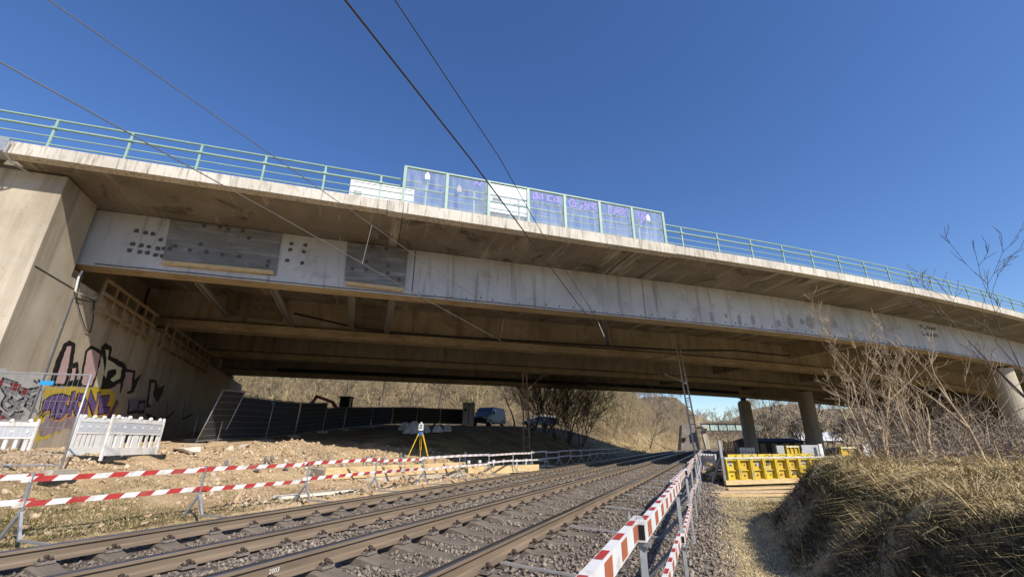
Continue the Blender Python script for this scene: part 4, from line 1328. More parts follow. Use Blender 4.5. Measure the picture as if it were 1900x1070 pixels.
for i in range(len(jl) - 1):
    a, b_ = jl[i], jl[i + 1]
    if a > 56: break
    for zc, ph in ((.775 + .022 * math.sin(i * 2.1), .2 * (i % 5)), (.43 + .028 * math.sin(i * 1.7), .17 * (i % 4))):
        striped(TP(a - .12, lL(a) + .03 * (i % 2), zc), TP(b_ + .12, lL(b_) + .03 * (i % 2), zc + .02 * math.sin(i * 3.3)), .03, .076, .46, lbar, slant=.035, phase=ph, faded=False, red='bar_red' if a < 12 else 'bar_glare')
    l = lL(a); z0 = -.08
    mb = MB(); mb.bar(TP(a, l, .30), TP(a + .02 * math.sin(i * 5), l, .84), .028, .04); wpart(mb, 'post', M['galv'], lbar)
    mb = MB(); mb.bar(TP(a, l, .32), TP(a, l - .22, -.03), .035, .04); wpart(mb, 'front_leg', M['galv'], lbar)
    mb = MB(); mb.bar(TP(a, l, .32), TP(a - .05, l + .28, -.10), .035, .04); wpart(mb, 'rear_leg', M['galv'], lbar)
    mb = MB(); mb.bar(TP(a, l - .22, -.02), TP(a + .05, 7.19, -.005), .03, .03); wpart(mb, 'rail_arm', M['galv'], lbar)

# ------------------------------------------------------------------ white plastic crowd barriers
def plastic_barrier(p, q, z0, label, mat='white_plastic', sink=0.0, tilt=0.0):
    p = Vector((p[0], p[1])); q = Vector((q[0], q[1])); L = (q - p).length
    rz = math.atan2(q.y - p.y, q.x - p.x)
    root = empty('plastic_barrier', (p.x, p.y, z0 - sink), rz, label=label, cat='barrier', group='white plastic barriers')
    root.rotation_euler = (tilt, 0, rz)
    m_ = M[mat]
    for x in (.025, L - .025):
        mb = MB(); mb.box((x, 0, .5), (.05, .05, 1.0)); mb.box((x, 0, 1.03), (.04, .04, .06)); mb.build('end_post', m_, root)
    mb = MB(); mb.box((L / 2, 0, .94), (L - .11, .045, .10)); mb.build('top_rail', m_, root)
    for i in range(5):
        x = L * (i + .5) / 5
        mb = MB(); mb.tube([(x, 0, .985), (x, 0, 1.03), (x, 0, 1.06)], [.045, .05, .02], 8); mb.build('lamp_knob', m_, root)
    mb = MB(); mb.box((L / 2, -.006, .77), (L - .12, .03, .22)); pn = mb.build('reflector_panel', M['reflector'], root)
    mb = MB()
    for i in range(6):
        x = L * (i + .5) / 6
        for sg in (-1, 1):
            mb.tube([(x, sg * .024 - .006, .77), (x, sg * .012 - .006, .77)], .035, 8)
    mb.build('panel_dimples', m_, pn)
    mb = MB(); mb.box((L / 2, 0, .63), (L - .12, .05, .05)); mb.build('middle_rail', m_, root)
    k = 9
    for i in range(k):
        x = .14 + (L - .28) * i / (k - 1)
        mb = MB(); mb.box((x, 0, .44), (.075 if i != k // 2 else .22, .03, .30)); mb.build('slat', m_, root)
    mb = MB(); mb.box((L / 2, 0, .20), (L - .12, .05, .18)); mb.build('bottom_rail', m_, root)
    for x in (.25, L - .25):
        mb = MB(); mb.box((x, 0, .05), (.16, .75, .09)); mb.build('foot', M['black_rubber'], root)
    return root
plastic_barrier(at_y(185, 852, 11.0)[:2], at_y(290, 840, 13.0)[:2], .86, 'white plastic barrier facing the tracks, front one of the pair by the graffiti wall')
plastic_barrier(at_y(122, 852, 11.05)[:2], at_y(215, 845, 12.3)[:2], .87, 'white plastic barrier half hidden behind another, below the purple graffiti', 'white_plastic_b')
p = at_y(54, 838, 11.0); plastic_barrier((p[0] - 1.9, p[1] - .35), p[:2], 1.03, 'white plastic barrier cut by the left edge of the picture', sink=.28)
p = at_y(1327, 874, 19.0); q = at_y(1302, 868, 20.2); plastic_barrier(p[:2], q[:2], gz(*p[:2]), 'white plastic barrier standing beside the ladder mast and timber pile', 'white_plastic_b', tilt=.12)
p = at_y(1325, 862, 20.5); q = at_y(1300, 856, 22.5); plastic_barrier(p[:2], q[:2], gz(*p[:2]) - .05, 'white plastic barrier behind the one at the foot of the ladder mast', 'white_plastic', tilt=-.1)

# ------------------------------------------------------------------ mesh fences
def mesh_fence(p, q, label, z0=None, z1=None, h=2.0, net=False, lean=0.0, tagc=None, step=.10, group='site fence panels'):
    p = Vector(p); q = Vector(q)
    root = empty('mesh_fence', p, label=label, cat='fence', group=group)
    d = q - p; L = math.hypot(d.x, d.y)
    root.rotation_euler = (0, 0, math.atan2(d.y, d.x))
    dz = d.z
    def pt(x, z): return Vector((x, lean * z, .12 + z + dz * x / L))
    for x in (.02, L - .02):
        mb = MB(); mb.tube([pt(x, -.1), pt(x, h)], .021, 8); mb.build('frame_post', M['galv'], root, smooth=True)
    for z in (.08, h - .02):
        mb = MB(); mb.tube([pt(.02, z), pt(L - .02, z)], .017, 6); mb.build('frame_tube', M['galv'], root)
    mb = MB()
    x = .02 + step
    while x < L - .03:
        mb.tube([pt(x, .08), pt(x, h)], .0045 if net else .0028, 3, caps=False); x += step
    z = .08 + .2
    while z < h:
        mb.tube([pt(.02, z), pt(L - .02, z)], .006 if net else .0036, 3, caps=False); z += .27
    mb.build('wire_mesh', M['galv'], root, fix=False, kind='stuff')
    if net:
        mb = MB(); k = 14; vs = []; fs = []
        for i in range(k + 1):
            for j in range(5):
                x = .03 + (L - .06) * i / k
                v_ = pt(x, .1 + (h - .16) * j / 4); v_.y += .03 + .02 * math.sin(i * 1.9 + j * 1.3)
                vs.append(v_)
        for i in range(k):
            for j in range(4): fs.append((i * 5 + j, i * 5 + j + 1, (i + 1) * 5 + j + 1, (i + 1) * 5 + j))
        mb.add(vs, fs); mb.build('net_shade_sheet', M['net_shade'], root, fix=False, smooth=True)
    if tagc:
        for x in tagc:
            mb = MB(); mb.box(pt(x, h - .22) + Vector((0, -.03, 0)), (.26, .012, .09)); mb.build('clip_tag', M['tag_blue'], root)
    for x in (.02, L - .02):
        mb = MB(); v_ = pt(x, 0); mb.box((v_.x, 0, v_.z - .06 - .12 * 0), (.24, .66, .13)); mb.build('concrete_foot', M['pier'], root)
    return root
a = at_y(118, 858, 9.6); b_ = (a[0] - 3.4, a[1] - .55, a[2] + .02)
mesh_fence((b_[0], b_[1], .66), (a[0], a[1], .62), 'bare mesh fence panel with a blue clip standing before the graffiti', tagc=[2.65], h=1.95)
pp = [at_y(402, 819, 19.6), at_y(492, 818, 23.4), at_y(545, 816, 28.0), at_y(597, 808, 32.0), at_y(636, 803, 35.0), at_y(687, 796, 39.0), at_y(726, 792, 42.5), at_y(772, 791, 45.0), at_y(816, 790, 47.0), at_y(858, 789, 48.5)]
a = at_y(362, 821, 18.6)
mesh_fence((a[0], a[1], gz(*a[:2]) - .05), (pp[0][0] - .15, pp[0][1] + .5, gz(*pp[0][:2]) - .02), 'mesh fence panel with black net leaning over at the end of the row', lean=-.32, net=True, h=2.15)
labs = ['mesh fence panel with black net and blue clips, nearest upright one', 'mesh fence panel with black net just behind the bright sand heap', 'mesh fence panel standing half in the shade, black net added as painted shade', 'mesh fence panel below the mini excavator, black net added as shade', 'mesh fence panel beyond the excavator, black net added to deepen the shade', 'mesh fence panel with black net left of the first white bag', 'added black netted panel standing in for shade behind the first white bags', 'added black netted panel standing in for shade above the low white bags', 'last added black netted panel standing in for shade, beside the toilet cabin']
for i in range(len(pp) - 1):  # nets past the second panel and the last three panels stand in for shade
    a, b_ = pp[i], pp[i + 1]
    za, zb = gz(*a[:2]) - .03, gz(*b_[:2]) - .03
    mesh_fence((a[0], a[1], za), (b_[0], b_[1], zb), labs[i], net=True, h=2.0 if i < 3 else 1.65, tagc=[3.6] if i == 0 else None, lean=-.06 + .03 * (i % 2))
a, b_ = at_y(357, 812, 22.0), at_y(402, 812, 24.5)
mesh_fence((a[0], a[1], gz(*a[:2])), (b_[0], b_[1], gz(*b_[:2])), 'low mesh fence panel standing in the shade by the abutment', h=1.1)

# ------------------------------------------------------------------ survey tripod and instrument
f0 = at_y(777, 857, 21.5); zt = gz(f0[0], f0[1])
hd = at_y(777, 803, 21.5)
tp = empty('survey_tripod', (f0[0], f0[1], zt), label='yellow survey tripod with blue head on the timber formwork', cat='tripod')
Ht = hd[2] - zt
for ang, rr in ((200, .62), (-8, .62), (95, .6)):
    a = R(ang); fx, fy = rr * math.cos(a), rr * math.sin(a)
    mb = MB()
    top = Vector((.09 * math.cos(a), .09 * math.sin(a), Ht)); ft = Vector((fx, fy, gz(f0[0] + fx, f0[1] + fy) - zt)); md = top.lerp(ft, .52)
    side = Vector((-math.sin(a), math.cos(a), 0)) * .035
    mb.bar(top + side, md + side, .024, .03); mb.bar(top - side, md - side, .024, .03); mb.bar(top.lerp(ft, .42), ft, .04, .035)
    o = mb.build('leg', M['tri_yellow'], tp)
    mb = MB(); mb.tube([top.lerp(ft, .93), ft], [.028, .01], 6); mb.build('steel_tip', M['galv_dark'], o)
mb = MB(); mb.tube([(0, 0, Ht - .05), (0, 0, Ht + .05)], [.11, .12], 14); mb.box((0, 0, Ht - .08), (.16, .16, .08)); mb.build('head_plate', M['tri_blue'], tp)
ts_ = empty('total_station', (f0[0], f0[1], zt + Ht + .05), label='white and grey surveying instrument on top of the yellow tripod', cat='instrument')
mb = MB(); mb.tube([(0, 0, 0), (0, 0, .03), (0, 0, .07)], [.10, .10, .08], 14); mb.build('tribrach', M['dark_print'], ts_)
mb = MB()
mb.box((0, 0, .11), (.20, .15, .09)); mb.box((-.085, 0, .22), (.045, .13, .2)); mb.box((.085, 0, .22), (.045, .13, .2)); mb.box((0, 0, .345), (.20, .07, .04))
mb.build('yoke', M['inst_white'], ts_)
mb = MB(); mb.tube([(0, -.11, .23), (0, .10, .23)], [.052, .06], 12); mb.build('telescope', M['grey_sheet'], ts_)
mb = MB(); mb.tube([(0, 0, .365), (0, 0, .43), (0, 0, .45)], [.05, .055, .03], 12); mb.build('sensor_cap', M['inst_white'], ts_)

# ------------------------------------------------------------------ left: strip footing in timber formwork with anchor bars
ft = empty('timber_formwork', TP(17, 12.4, .1), label='yellow plank formwork of a new footing in front of the tripod', cat='formwork')
A0 = Vector(at_z(604, 868, .50) + (.50,)); A1 = Vector(at_z(864, 857, .50) + (.50,))
A0.z = A1.z = 0
dv = (A1 - A0).normalized(); nv = Vector((-dv.y, dv.x, 0))
Lf = (A1 - A0).length
for i in range(4):
    a = A0 + dv * (Lf * i / 4 + .01); b_ = A0 + dv * (Lf * (i + 1) / 4 - .01)
    mb = MB(); mb.bar(a + Vector((0, 0, .33)) + nv * (.02 * (i % 2)), b_ + Vector((0, 0, .33)) + nv * (.02 * (i % 2)), .035, .36); wpart(mb, 'plank', M['wood'], ft)
mb = MB(); c = A0 + nv * .9; mb.hexa([A0 + nv * .03 + Vector((0, 0, -.1)), A1 + nv * .03 + Vector((0, 0, -.1)), A1 + nv * 1.6 + Vector((0, 0, -.1)), A0 + nv * 1.6 + Vector((0, 0, -.1)),
     A0 + nv * .03 + Vector((0, 0, .44)), A1 + nv * .03 + Vector((0, 0, .44)), A1 + nv * 1.6 + Vector((0, 0, .44)), A0 + nv * 1.6 + Vector((0, 0, .44))])
wpart(mb, 'concrete_footing', M['pier'], ft)
for i, f in enumerate((.12, .34, .46, .62, .80, .97)):
    a = A0 + dv * Lf * f + Vector((0, 0, .5)); e_ = a - nv * 1.35 + dv * .9; e_.z = gz(e_.x, e_.y) + .03
    mb = MB(); mb.bar(a, e_, .06, .05); wpart(mb, 'brace', M['wood_pale'], ft)
    mb = MB(); mb.bar(e_ + dv * -.3, e_ + dv * .35, .05, .05); wpart(mb, 'brace_shoe', M['wood_pale'], ft)
k = 0
for f, o_ in [(x / 22.0 - .45, .35 + .25 * (i % 3)) for i, x in enumerate(range(0, 28))]:
    if f > .93 or random.random() < .15: continue
    a = A0 + dv * Lf * f + nv * o_; g = max(.44 if f > 0 else 0, gz(a.x, a.y)); a.z = g - .1
    hgt = random.uniform(.28, .5)
    mb = MB(); mb.tube([a, a + Vector((0, 0, hgt))], .022, 6)
    mb.tube([a + Vector((0, 0, hgt - .12)), a + Vector((0, 0, hgt - .05))], .05, 8); mb.box(a + Vector((0, 0, hgt - .15)), (.14, .14, .02))
    wpart(mb, 'anchor_bar', M['rebar'], ft)
for u, v, hgt in ((742, 851, .55), (690, 850, .4), (810, 862, .3), (863, 845, .5)):
    p = hit(u, v + 14); mb = MB(); a = Vector(p); mb.tube([a, a + Vector((0, 0, hgt))], .03, 6); mb.tube([a + Vector((0, 0, hgt - .2)), a + Vector((0, 0, hgt))], .07, 8)
    mb.build('survey_peg', M['inst_white'] if u > 800 else M['rebar'], label={742: 'capped steel rod standing left of the tripod', 690: 'capped steel rod above the plank formwork', 810: 'short white capped rod right of the tripod', 863: 'white capped rod behind the far barrier'}[u], cat='rod')
f2 = empty('timber_formwork', TP(22, 10.6, .1), label='low plank formwork with white capped bolts behind the barrier', cat='formwork')
B0 = Vector(at_z(868, 871, .12) + (0,)); B1 = Vector(at_z(1000, 866, .12) + (0,)); d2 = (B1 - B0).normalized(); n2 = Vector((-d2.y, d2.x, 0)); L2 = (B1 - B0).length
for i in range(3):
    mb = MB(); mb.bar(B0 + d2 * (L2 * i / 3 + .01) + Vector((0, 0, .08)), B0 + d2 * (L2 * (i + 1) / 3 - .01) + Vector((0, 0, .08)), .04, .34); wpart(mb, 'plank', M['wood'], f2)
for i in range(6):
    a = B0 + d2 * (L2 * (i + .3) / 6) + n2 * (.3 + .15 * (i % 2)); mb = MB(); mb.tube([a, a + Vector((0, 0, .5))], .03, 6); mb.tube([a + Vector((0, 0, .38)), a + Vector((0, 0, .5))], .07, 8); wpart(mb, 'capped_bolt', M['inst_white'], f2)
mb = MB(); mb.hexa([B0 + n2 * .05 + Vector((0, 0, -.1)), B1 + n2 * .05 + Vector((0, 0, -.1)), B1 + n2 * 1.3 + Vector((0, 0, -.1)), B0 + n2 * 1.3 + Vector((0, 0, -.1)), B0 + n2 * .05 + Vector((0, 0, .16)), B1 + n2 * .05 + Vector((0, 0, .16)), B1 + n2 * 1.3 + Vector((0, 0, .16)), B0 + n2 * 1.3 + Vector((0, 0, .16))]); wpart(mb, 'concrete_footing', M['pier'], f2)
# pale boards lying by the far barrier
for i, (u, v, L_, rz) in enumerate(((985, 858, 2.6, .5), (1005, 862, 2.2, .9), (965, 862, 1.8, .6), (590, 912, 2.4, 1.1))):
    x, y = at_z(u, v, .02); z = gz(x, y)
    mb = MB(); mb.box((0, 0, .03), (L_, .35, .05)); o = mb.build('board', M['white_board'], label=['pale board lying behind the white part of the far barrier', 'pale board lying at the shadow edge beside the far rail', 'short pale board lying beside the low plank formwork', 'white board half buried between rubble and the far rail'][i], cat='board')
    o.location = (x, y, z + .02); o.rotation_euler = (.03, .02, rz)

# ------------------------------------------------------------------ right: new pier footing in yellow panel formwork
fw = empty('panel_formwork', BP(14, 12.85, 0), label='long yellow panel formwork round a new concrete footing right of the tracks', cat='formwork')
FS0, FS1, FN0, FN1, FH = 11.75, 17.2, 12.85, 16.6, .74
TK = TD / float(TD @ N)
def fp(s, n, z): p = FS0 * E + FN0 * N + (s - FS0) * E + (n - FN0) * TK; return Vector((p[0], p[1], z))
np_ = 10; pw = (FS1 - FS0) / np_
for i in range(np_):
    a, b_ = FS0 + pw * i, FS0 + pw * (i + 1)
    mb = MB(); mb.hexa([fp(a + .02, FN0 - .02, .06), fp(b_ - .02, FN0 - .02, .06), fp(b_ - .02, FN0 + .02, .06), fp(a + .02, FN0 + .02, .06), fp(a + .02, FN0 - .02, FH - .02), fp(b_ - .02, FN0 - .02, FH - .02), fp(b_ - .02, FN0 + .02, FH - .02), fp(a + .02, FN0 + .02, FH - .02)])
    wpart(mb, 'panel_sheet', M['form_yellow'] if i % 3 else M['form_rib'], fw)
    mb = MB()
    for s in (a + .03, b_ - .03): mb.bar(fp(s, FN0 - .095, .05), fp(s, FN0 - .095, FH), .045, .15, up=(N[0], N[1], 0))
    for z in (.09, .38, FH - .03): mb.bar(fp(a + .055, FN0 - .05, z), fp(b_ - .055, FN0 - .05, z), .06 if z == .38 else .14, .03)
    wpart(mb, 'panel_frame', M['form_rib'], fw)
    for z in (.22, .55):
        mb = MB(); mb.tube([fp((a + b_) / 2 + random.uniform(-.1, .1), FN0 - .05, z), fp((a + b_) / 2, FN0 - .015, z)], .02, 8)
        wpart(mb, 'tie_hole', M['hole'], fw)
    if i % 3 != 1:
        mb = MB(); s = (a + b_) / 2 + random.uniform(-.08, .08); z = random.choice((.3, .62)); mb.box(fp(s, FN0 - .024, z), (.16, .006, random.uniform(.08, .26)), math.pi / 2 - BA); wpart(mb, 'mud_mark', M['hole'] if i % 2 else M['grey_sheet'], fw)
mb = MB(); mb.bar(fp(FS0 - .1, FN0 - .14, .02), fp(FS1, FN0 - .14, .02), .09, .14); wpart(mb, 'base_timber', M['wood'], fw)
mb = MB(); mb.bar(fp(FS0, FN0 - .09, FH + .04), fp(FS1, FN0 - .09, FH + .04), .09, .05); wpart(mb, 'top_walkway_edge', M['form_edge'], fw)
mb = MB(); mb.hexa([fp(FS0 + .05, FN0 + .03, -.1), fp(FS1, FN0 + .03, -.1), fp(FS1, FN1, -.1), fp(FS0 + .05, FN1, -.1), fp(FS0 + .05, FN0 + .03, FH - .06), fp(FS1, FN0 + .03, FH - .06), fp(FS1, FN1, FH - .06), fp(FS0 + .05, FN1, FH - .06)])
wpart(mb, 'concrete_footing', M['pier'], fw)
mb = MB(); mb.hexa([fp(FS0 - .12, FN0 - .1, 0), fp(FS0 + .02, FN0 - .1, 0), fp(FS0 + .02, FN1, 0), fp(FS0 - .12, FN1, 0), fp(FS0 - .12, FN0 - .1, FH + .05), fp(FS0 + .02, FN0 - .1, FH + .05), fp(FS0 + .02, FN1, FH + .05), fp(FS0 - .12, FN1, FH + .05)]); wpart(mb, 'end_panel', M['galv_dark'], fw)
for i in range(6):
    a = FS0 + .3 + i * .85
    mb = MB(); mb.hexa([fp(a, FN1 - .05, FH - .1), fp(a + .8, FN1 - .05, FH - .1), fp(a + .8, FN1 + .05, FH - .1), fp(a, FN1 + .05, FH - .1), fp(a, FN1 - .05, FH + .05), fp(a + .8, FN1 - .05, FH + .05), fp(a + .8, FN1 + .05, FH + .05), fp(a, FN1 + .05, FH + .05)]); wpart(mb, 'rear_panel', M['form_rib'], fw)
    mb = MB(); mb.tube([fp(a + .2, FN0, FH + .02), fp(a + .5, FN1, FH + .02)], .015, 5); wpart(mb, 'tie_rod', M['rebar'], fw)
for i in range(5):
    p0 = fp(FS0 - .08, FN0 + .3 + .7 * i, 0); mb = MB(); mb.bar(p0, p0 + Vector((0, 0, 1.15 + .2 * (i % 2))), .06, .08); mb.bar(p0 + Vector((-.5, -.1, .0)), p0 + Vector((0, 0, .8)), .04, .06); wpart(mb, 'end_prop', M['galv'], fw)

def panel(name, u0, v0, u1, v1, y, th, mat, label, cat, rib=None, ry=0.0, ground=True):
    """an upright panel: its two lower corners and height in metres follow from where it stands"""
    a = at_y(u0, v1, y); b_ = at_y(u1, v1, y + ry); zt = at_y(u0, v0, y)[2]
    g = min(gz(a[0], a[1]), gz(b_[0], b_[1])) if ground else a[2]
    root = empty(name, (a[0], a[1], g), math.atan2(b_[1] - a[1], b_[0] - a[0]), label=label, cat=cat)
    L_ = math.hypot(b_[0] - a[0], b_[1] - a[1]); h = zt - g
    mb = MB(); mb.box((L_ / 2, 0, h / 2), (L_, th, h)); mb.build('sheet', mat, root)
    if rib:
        for x in np.linspace(.04, L_ - .04, 4):
            mb = MB(); mb.box((x, -th / 2 - .04, h / 2), (.06, .08, h)); mb.build('rib', M['form_rib' if rib == 'y' else 'galv'], root)
        for z in (h - .06, h * .55, .12):
            mb = MB(); mb.box((L_ / 2, -th / 2 - .045, z), (L_ - .02, .1, .07)); mb.build('cross_rib', M['form_edge'], root)
    return root
panel('formwork_panel', 1560, 828, 1605, 848, 24.0, .05, M['form_yellow'], 'yellow formwork panel standing alone near the bare bush', 'formwork', 'y', .6)
panel('formwork_panel', 1606, 824, 1614, 848, 23.8, .08, M['white_plastic'], 'narrow white formwork end piece beside the lone yellow panel', 'formwork', None, 1.5)
panel('formwork_panel', 1458, 826, 1482, 844, 24.5, .05, M['form_yellow'], 'yellow formwork panel behind the long footing left of the grey sheet', 'formwork', 'y', .5)
panel('formwork_panel', 1442, 826, 1457, 842, 25.0, .08, M['grey_sheet'], 'small grey formwork box behind the long yellow footing', 'formwork', None, .6)
panel('grey_panel', 1490, 825, 1523, 846, 23.0, .06, M['grey_sheet'], 'grey plywood panel leaning in front of the second pier', 'panel', None, .3)
panel('white_post', 1523, 823, 1529, 847, 23.0, .09, M['white_plastic'], 'white upright edge post beside the grey plywood panel', 'post')
panel('white_post', 1489, 836, 1492, 848, 22.5, .08, M['wood'], 'short pale timber post left of the grey plywood panel', 'post')
# dark palisade of sheet piles, water tank, sheds behind
root = empty('pile_wall', at_y(1343, 835, 31.0), label='dark upright trench sheets standing beyond the yellow formwork', cat='wall')
x0 = root.location
for i in range(9):
    a = Vector(at_y(1345 + i * 3.1, 838, 31 + i * .15)) - x0; a.z = gz(a.x + x0.x, a.y + x0.y) - x0.z
    mb = MB(); mb.bar(a, a + Vector((0, 0, 1.55 - .05 * (i % 3))), .09, .05); mb.build('sheet_pile', M['wood_old'] if i % 2 else M['mast'], root)
tk = empty('water_tank', (*at_y(1380, 832, 32.0)[:2], gz(*at_y(1380, 832, 32.0)[:2])), label='white caged water tank in front of the first pier', cat='tank')
mb = MB(); mb.box((0, 0, .62), (1.05, .9, .95)); mb.build('tank', M['cabin_grey'], tk)
mb = MB()
for i in range(6): mb.tube([(-.53 + .212 * i, -.47, .1), (-.53 + .212 * i, -.47, 1.12)], .012, 4)
for z in (.12, .45, .8, 1.12): mb.tube([(-.54, -.475, z), (.54, -.475, z)], .014, 4)
mb.build('cage', M['galv_dark'], tk)
mb = MB(); mb.box((0, 0, .07), (1.1, 1.0, .12)); mb.build('pallet', M['wood_old'], tk)
def shed(name, u0, u1, vt, vb, y, depth, wall, roof, label, rise=.5, doors=0):
    a = at_y(u0, vb, y); b_ = at_y(u1, vb, y)
    g = min(gz(a[0], y), gz(b_[0], y)); zt = at_y(u0, vt, y)[2]
    root = empty(name, ((a[0] + b_[0]) / 2, y, g), label=label, cat='shed')
    L_ = b_[0] - a[0]; h = zt - g
    mb = MB(); mb.box((0, depth / 2, (h - rise) / 2), (L_, depth, h - rise)); mb.build('wall', wall, root)
    mb = MB(); hh = h - rise
    mb.add([(-L_ / 2 - .3, -.4, hh - .05), (L_ / 2 + .3, -.4, hh - .05), (L_ / 2 + .3, depth * .5, h), (-L_ / 2 - .3, depth * .5, h), (L_ / 2 + .3, depth + .4, hh - .05), (-L_ / 2 - .3, depth + .4, hh - .05)],
           [(0, 1, 2, 3), (3, 2, 4, 5), (0, 3, 5), (1, 4, 2), (0, 5, 4, 1)]); mb.build('roof', roof, root)
    for i in range(doors):
        mb = MB(); mb.box((-L_ / 2 + L_ * (i + .5) / doors, -.03, hh * .45), (L_ / doors * .5, .06, hh * .8)); mb.build('door', M['wood_old'], root)
    return root
shed('shed', 1492, 1566, 800, 823, 128.0, 9.0, M['wall_dark'], M['roof_white'], 'low shed with a bright white roof behind the second pier', rise=2.4, doors=3)
shed('shed', 1405, 1492, 812, 830, 58.0, 6.0, M['wall_dark'], M['wall_dark'], 'long dark low shed between the two visible piers', rise=.4, doors=4)
# small plate girder bridge over the line, far off
gb = empty('girder_footbridge', at_y(1305, 797, 95.0), label='small pale green plate girder bridge far along the line', cat='bridge')
o_ = gb.location
for i in range(7):
    a = Vector(at_y(1302 + i * 16, 799, 95 + i * .7)) - o_; b_ = Vector(at_y(1302 + (i + 1) * 16 - 1, 799, 95 + (i + 1) * .7)) - o_
    mb = MB(); mb.bar(a + Vector((0, 0, .75)), b_ + Vector((0, 0, .75)), .12, 1.3); mb.build('web_panel', M['green_steel'], gb)
    mb = MB(); mb.bar(a + Vector((0, -.12, -.05)), a + Vector((0, -.12, 1.6)), .16, .12); mb.build('stiffener', M['dark_steel'], gb)
a = Vector(at_y(1302, 799, 95)) - o_; b_ = Vector(at_y(1414, 799, 99.9)) - o_
for z in (.06, 1.48):
    mb = MB(); mb.bar(a + Vector((0, 0, z)), b_ + Vector((0, 0, z)), .5, .14); mb.build('flange', M['dark_steel'], gb)
mb = MB(); mb.box((.5, 1.5, .5), (1.2, 3.5, .5)); mb.bar(a + Vector((1.2, 1, -3.9)), a + Vector((.7, 1, 0)), .7, .9); mb.build('support', M['pier'], gb)
wl = at_y(1262, 830, 97.0); g = gz(wl[0], 97.0)
mb = MB(); mb.hexa([(wl[0], 97, g - .5), (wl[0] + 4.2, 97, g - .5), (wl[0] + 4.2, 99, g - .5), (wl[0], 99, g - .5), (wl[0] + 1.2, 97.5, g + 5.2), (wl[0] + 4.2, 97.3, g + 5.6), (wl[0] + 4.2, 99, g + 5.6), (wl[0] + 1.2, 99, g + 5.2)])
o = mb.build('masonry_abutment', M['brick'], label='pale masonry block below the small green bridge', cat='abutment')
mb = MB(); mb.box((wl[0] + 1.1, 97.05, g + 2.3), (.5, .5, .7)); mb.build('niche', M['hollow_shade'], o)

# timber pile and planks beside the footing
planks = [(1295, 880, 1.6, .10, .2), (1325, 893, 1.9, .16, -.9), (1340, 886, 1.2, .2, .1), (1400, 906, 3.4, .18, .15), (1420, 899, 2.8, .14, .22), (1330, 908, 1.6, .10, -.25), (1300, 893, 1.1, .2, .7), (1385, 912, 2.2, .12, .1)]
pl = ['short plank nearest the foot of the ladder mast', 'plank propped askew against the timber pile', 'short plank on the timber pile beside the formwork end', 'long plank lying across the gravel before the yellow formwork', 'plank lying just below the yellow formwork', 'thin plank at the foot of the timber pile', 'broad short plank under the white barrier', 'thin plank in front of the longest plank']
for i, (u, v, L_, w, rz) in enumerate(planks):
    x, y = at_z(u, v, .02); z = gz(x, y)
    mb = MB(); mb.box((0, 0, 0), (L_, w, .05)); o = mb.build('plank', M['wood'] if i % 3 else M['wood_pale'], label=pl[i], cat='plank', group='loose planks')
    o.location = (x, y, z + .05 + .07 * (i in (1, 2))); o.rotation_euler = (.05, .12 * (i == 1), rz)
root = empty('timber_pile', (*at_y(1335, 880, 17.5)[:2], gz(*at_y(1335, 880, 17.5)[:2])), label='dark heap of offcut timbers at the end of the yellow formwork', cat='timber pile')
for i in range(14):
    mb = MB(); mb.box((random.uniform(-.5, .5), random.uniform(-.5, .5), .06 + .045 * i), (random.uniform(.5, 1.2), random.uniform(.08, .2), .06), random.uniform(0, 3.1)); mb.build('offcut', M['wood_old'] if i % 2 else M['wood'], root)

# ------------------------------------------------------------------ shade behind: excavator, cabin, van, bags, car
def on_ground(u, v, y):
    p = at_y(u, v, y); return (p[0], p[1], gz(p[0], p[1]))
ex = empty('mini_excavator', on_ground(640, 770, 45.0), label='dark orange mini excavator with raised arm behind the netted fence', cat='excavator')
mb = MB()
for sx in (-.65, .65):
    mb.box((0, sx, .28), (2.0, .38, .5)); mb.tube([(-1, sx - .19, .28), (-1, sx + .19, .28)], .25, 10); mb.tube([(1, sx - .19, .28), (1, sx + .19, .28)], .25, 10)
mb.build('tracks', M['black_rubber'], ex)
mb = MB(); mb.box((.25, 0, .85), (1.7, 1.4, .6)); mb.box((.75, 0, 1.3), (.7, 1.3, .5)); mb.build('body', M['orange'], ex)
mb = MB()
for x in (-.45, .45):
    for y in (-.5, .35): mb.bar((x, y, 1.1), (x, y, 2.6), .08, .08)
mb.box((0, -.08, 2.62), (1.15, 1.1, .1)); cb = mb.build('cab_frame', M['dark_steel'], ex)
mb = MB(); mb.box((0, -.08, 1.9), (.86, .8, 1.3)); mb.build('cab_glass', M['glass_dark'], cb)
mb = MB(); mb.bar((-.6, .1, 1.1), (-1.5, .1, 2.2), .22, .3); mb.bar((-1.45, .1, 2.15), (-3.2, .1, 2.75), .2, .28); mb.build('boom', M['orange'], ex)
mb = MB(); mb.bar((-3.1, .1, 2.85), (-3.9, .1, 1.4), .18, .26); mb.build('stick', M['orange'], ex)
mb = MB(); mb.hexa([(-4.3, -.3, .7), (-3.6, -.3, .6), (-3.6, .5, .6), (-4.3, .5, .7), (-4.1, -.3, 1.4), (-3.7, -.3, 1.45), (-3.7, .5, 1.45), (-4.1, .5, 1.4)]); mb.build('bucket', M['dark_steel'], ex)
cab = empty('portable_toilet', on_ground(869, 788, 46.5), label='grey and blue portable toilet cabin beside the van', cat='toilet cabin')
mb = MB(); mb.box((0, 0, 1.1), (1.15, 1.15, 2.1)); mb.build('body', M['cabin_blue'], cab)
mb = MB(); mb.box((-.28, -.59, 1.08), (.5, .04, 1.95)); dr = mb.build('door', M['cabin_grey'], cab)
mb = MB(); mb.box((-.28, -.615, 1.5), (.26, .012, .3)); mb.build('door_vent', M['dark_print'], dr)
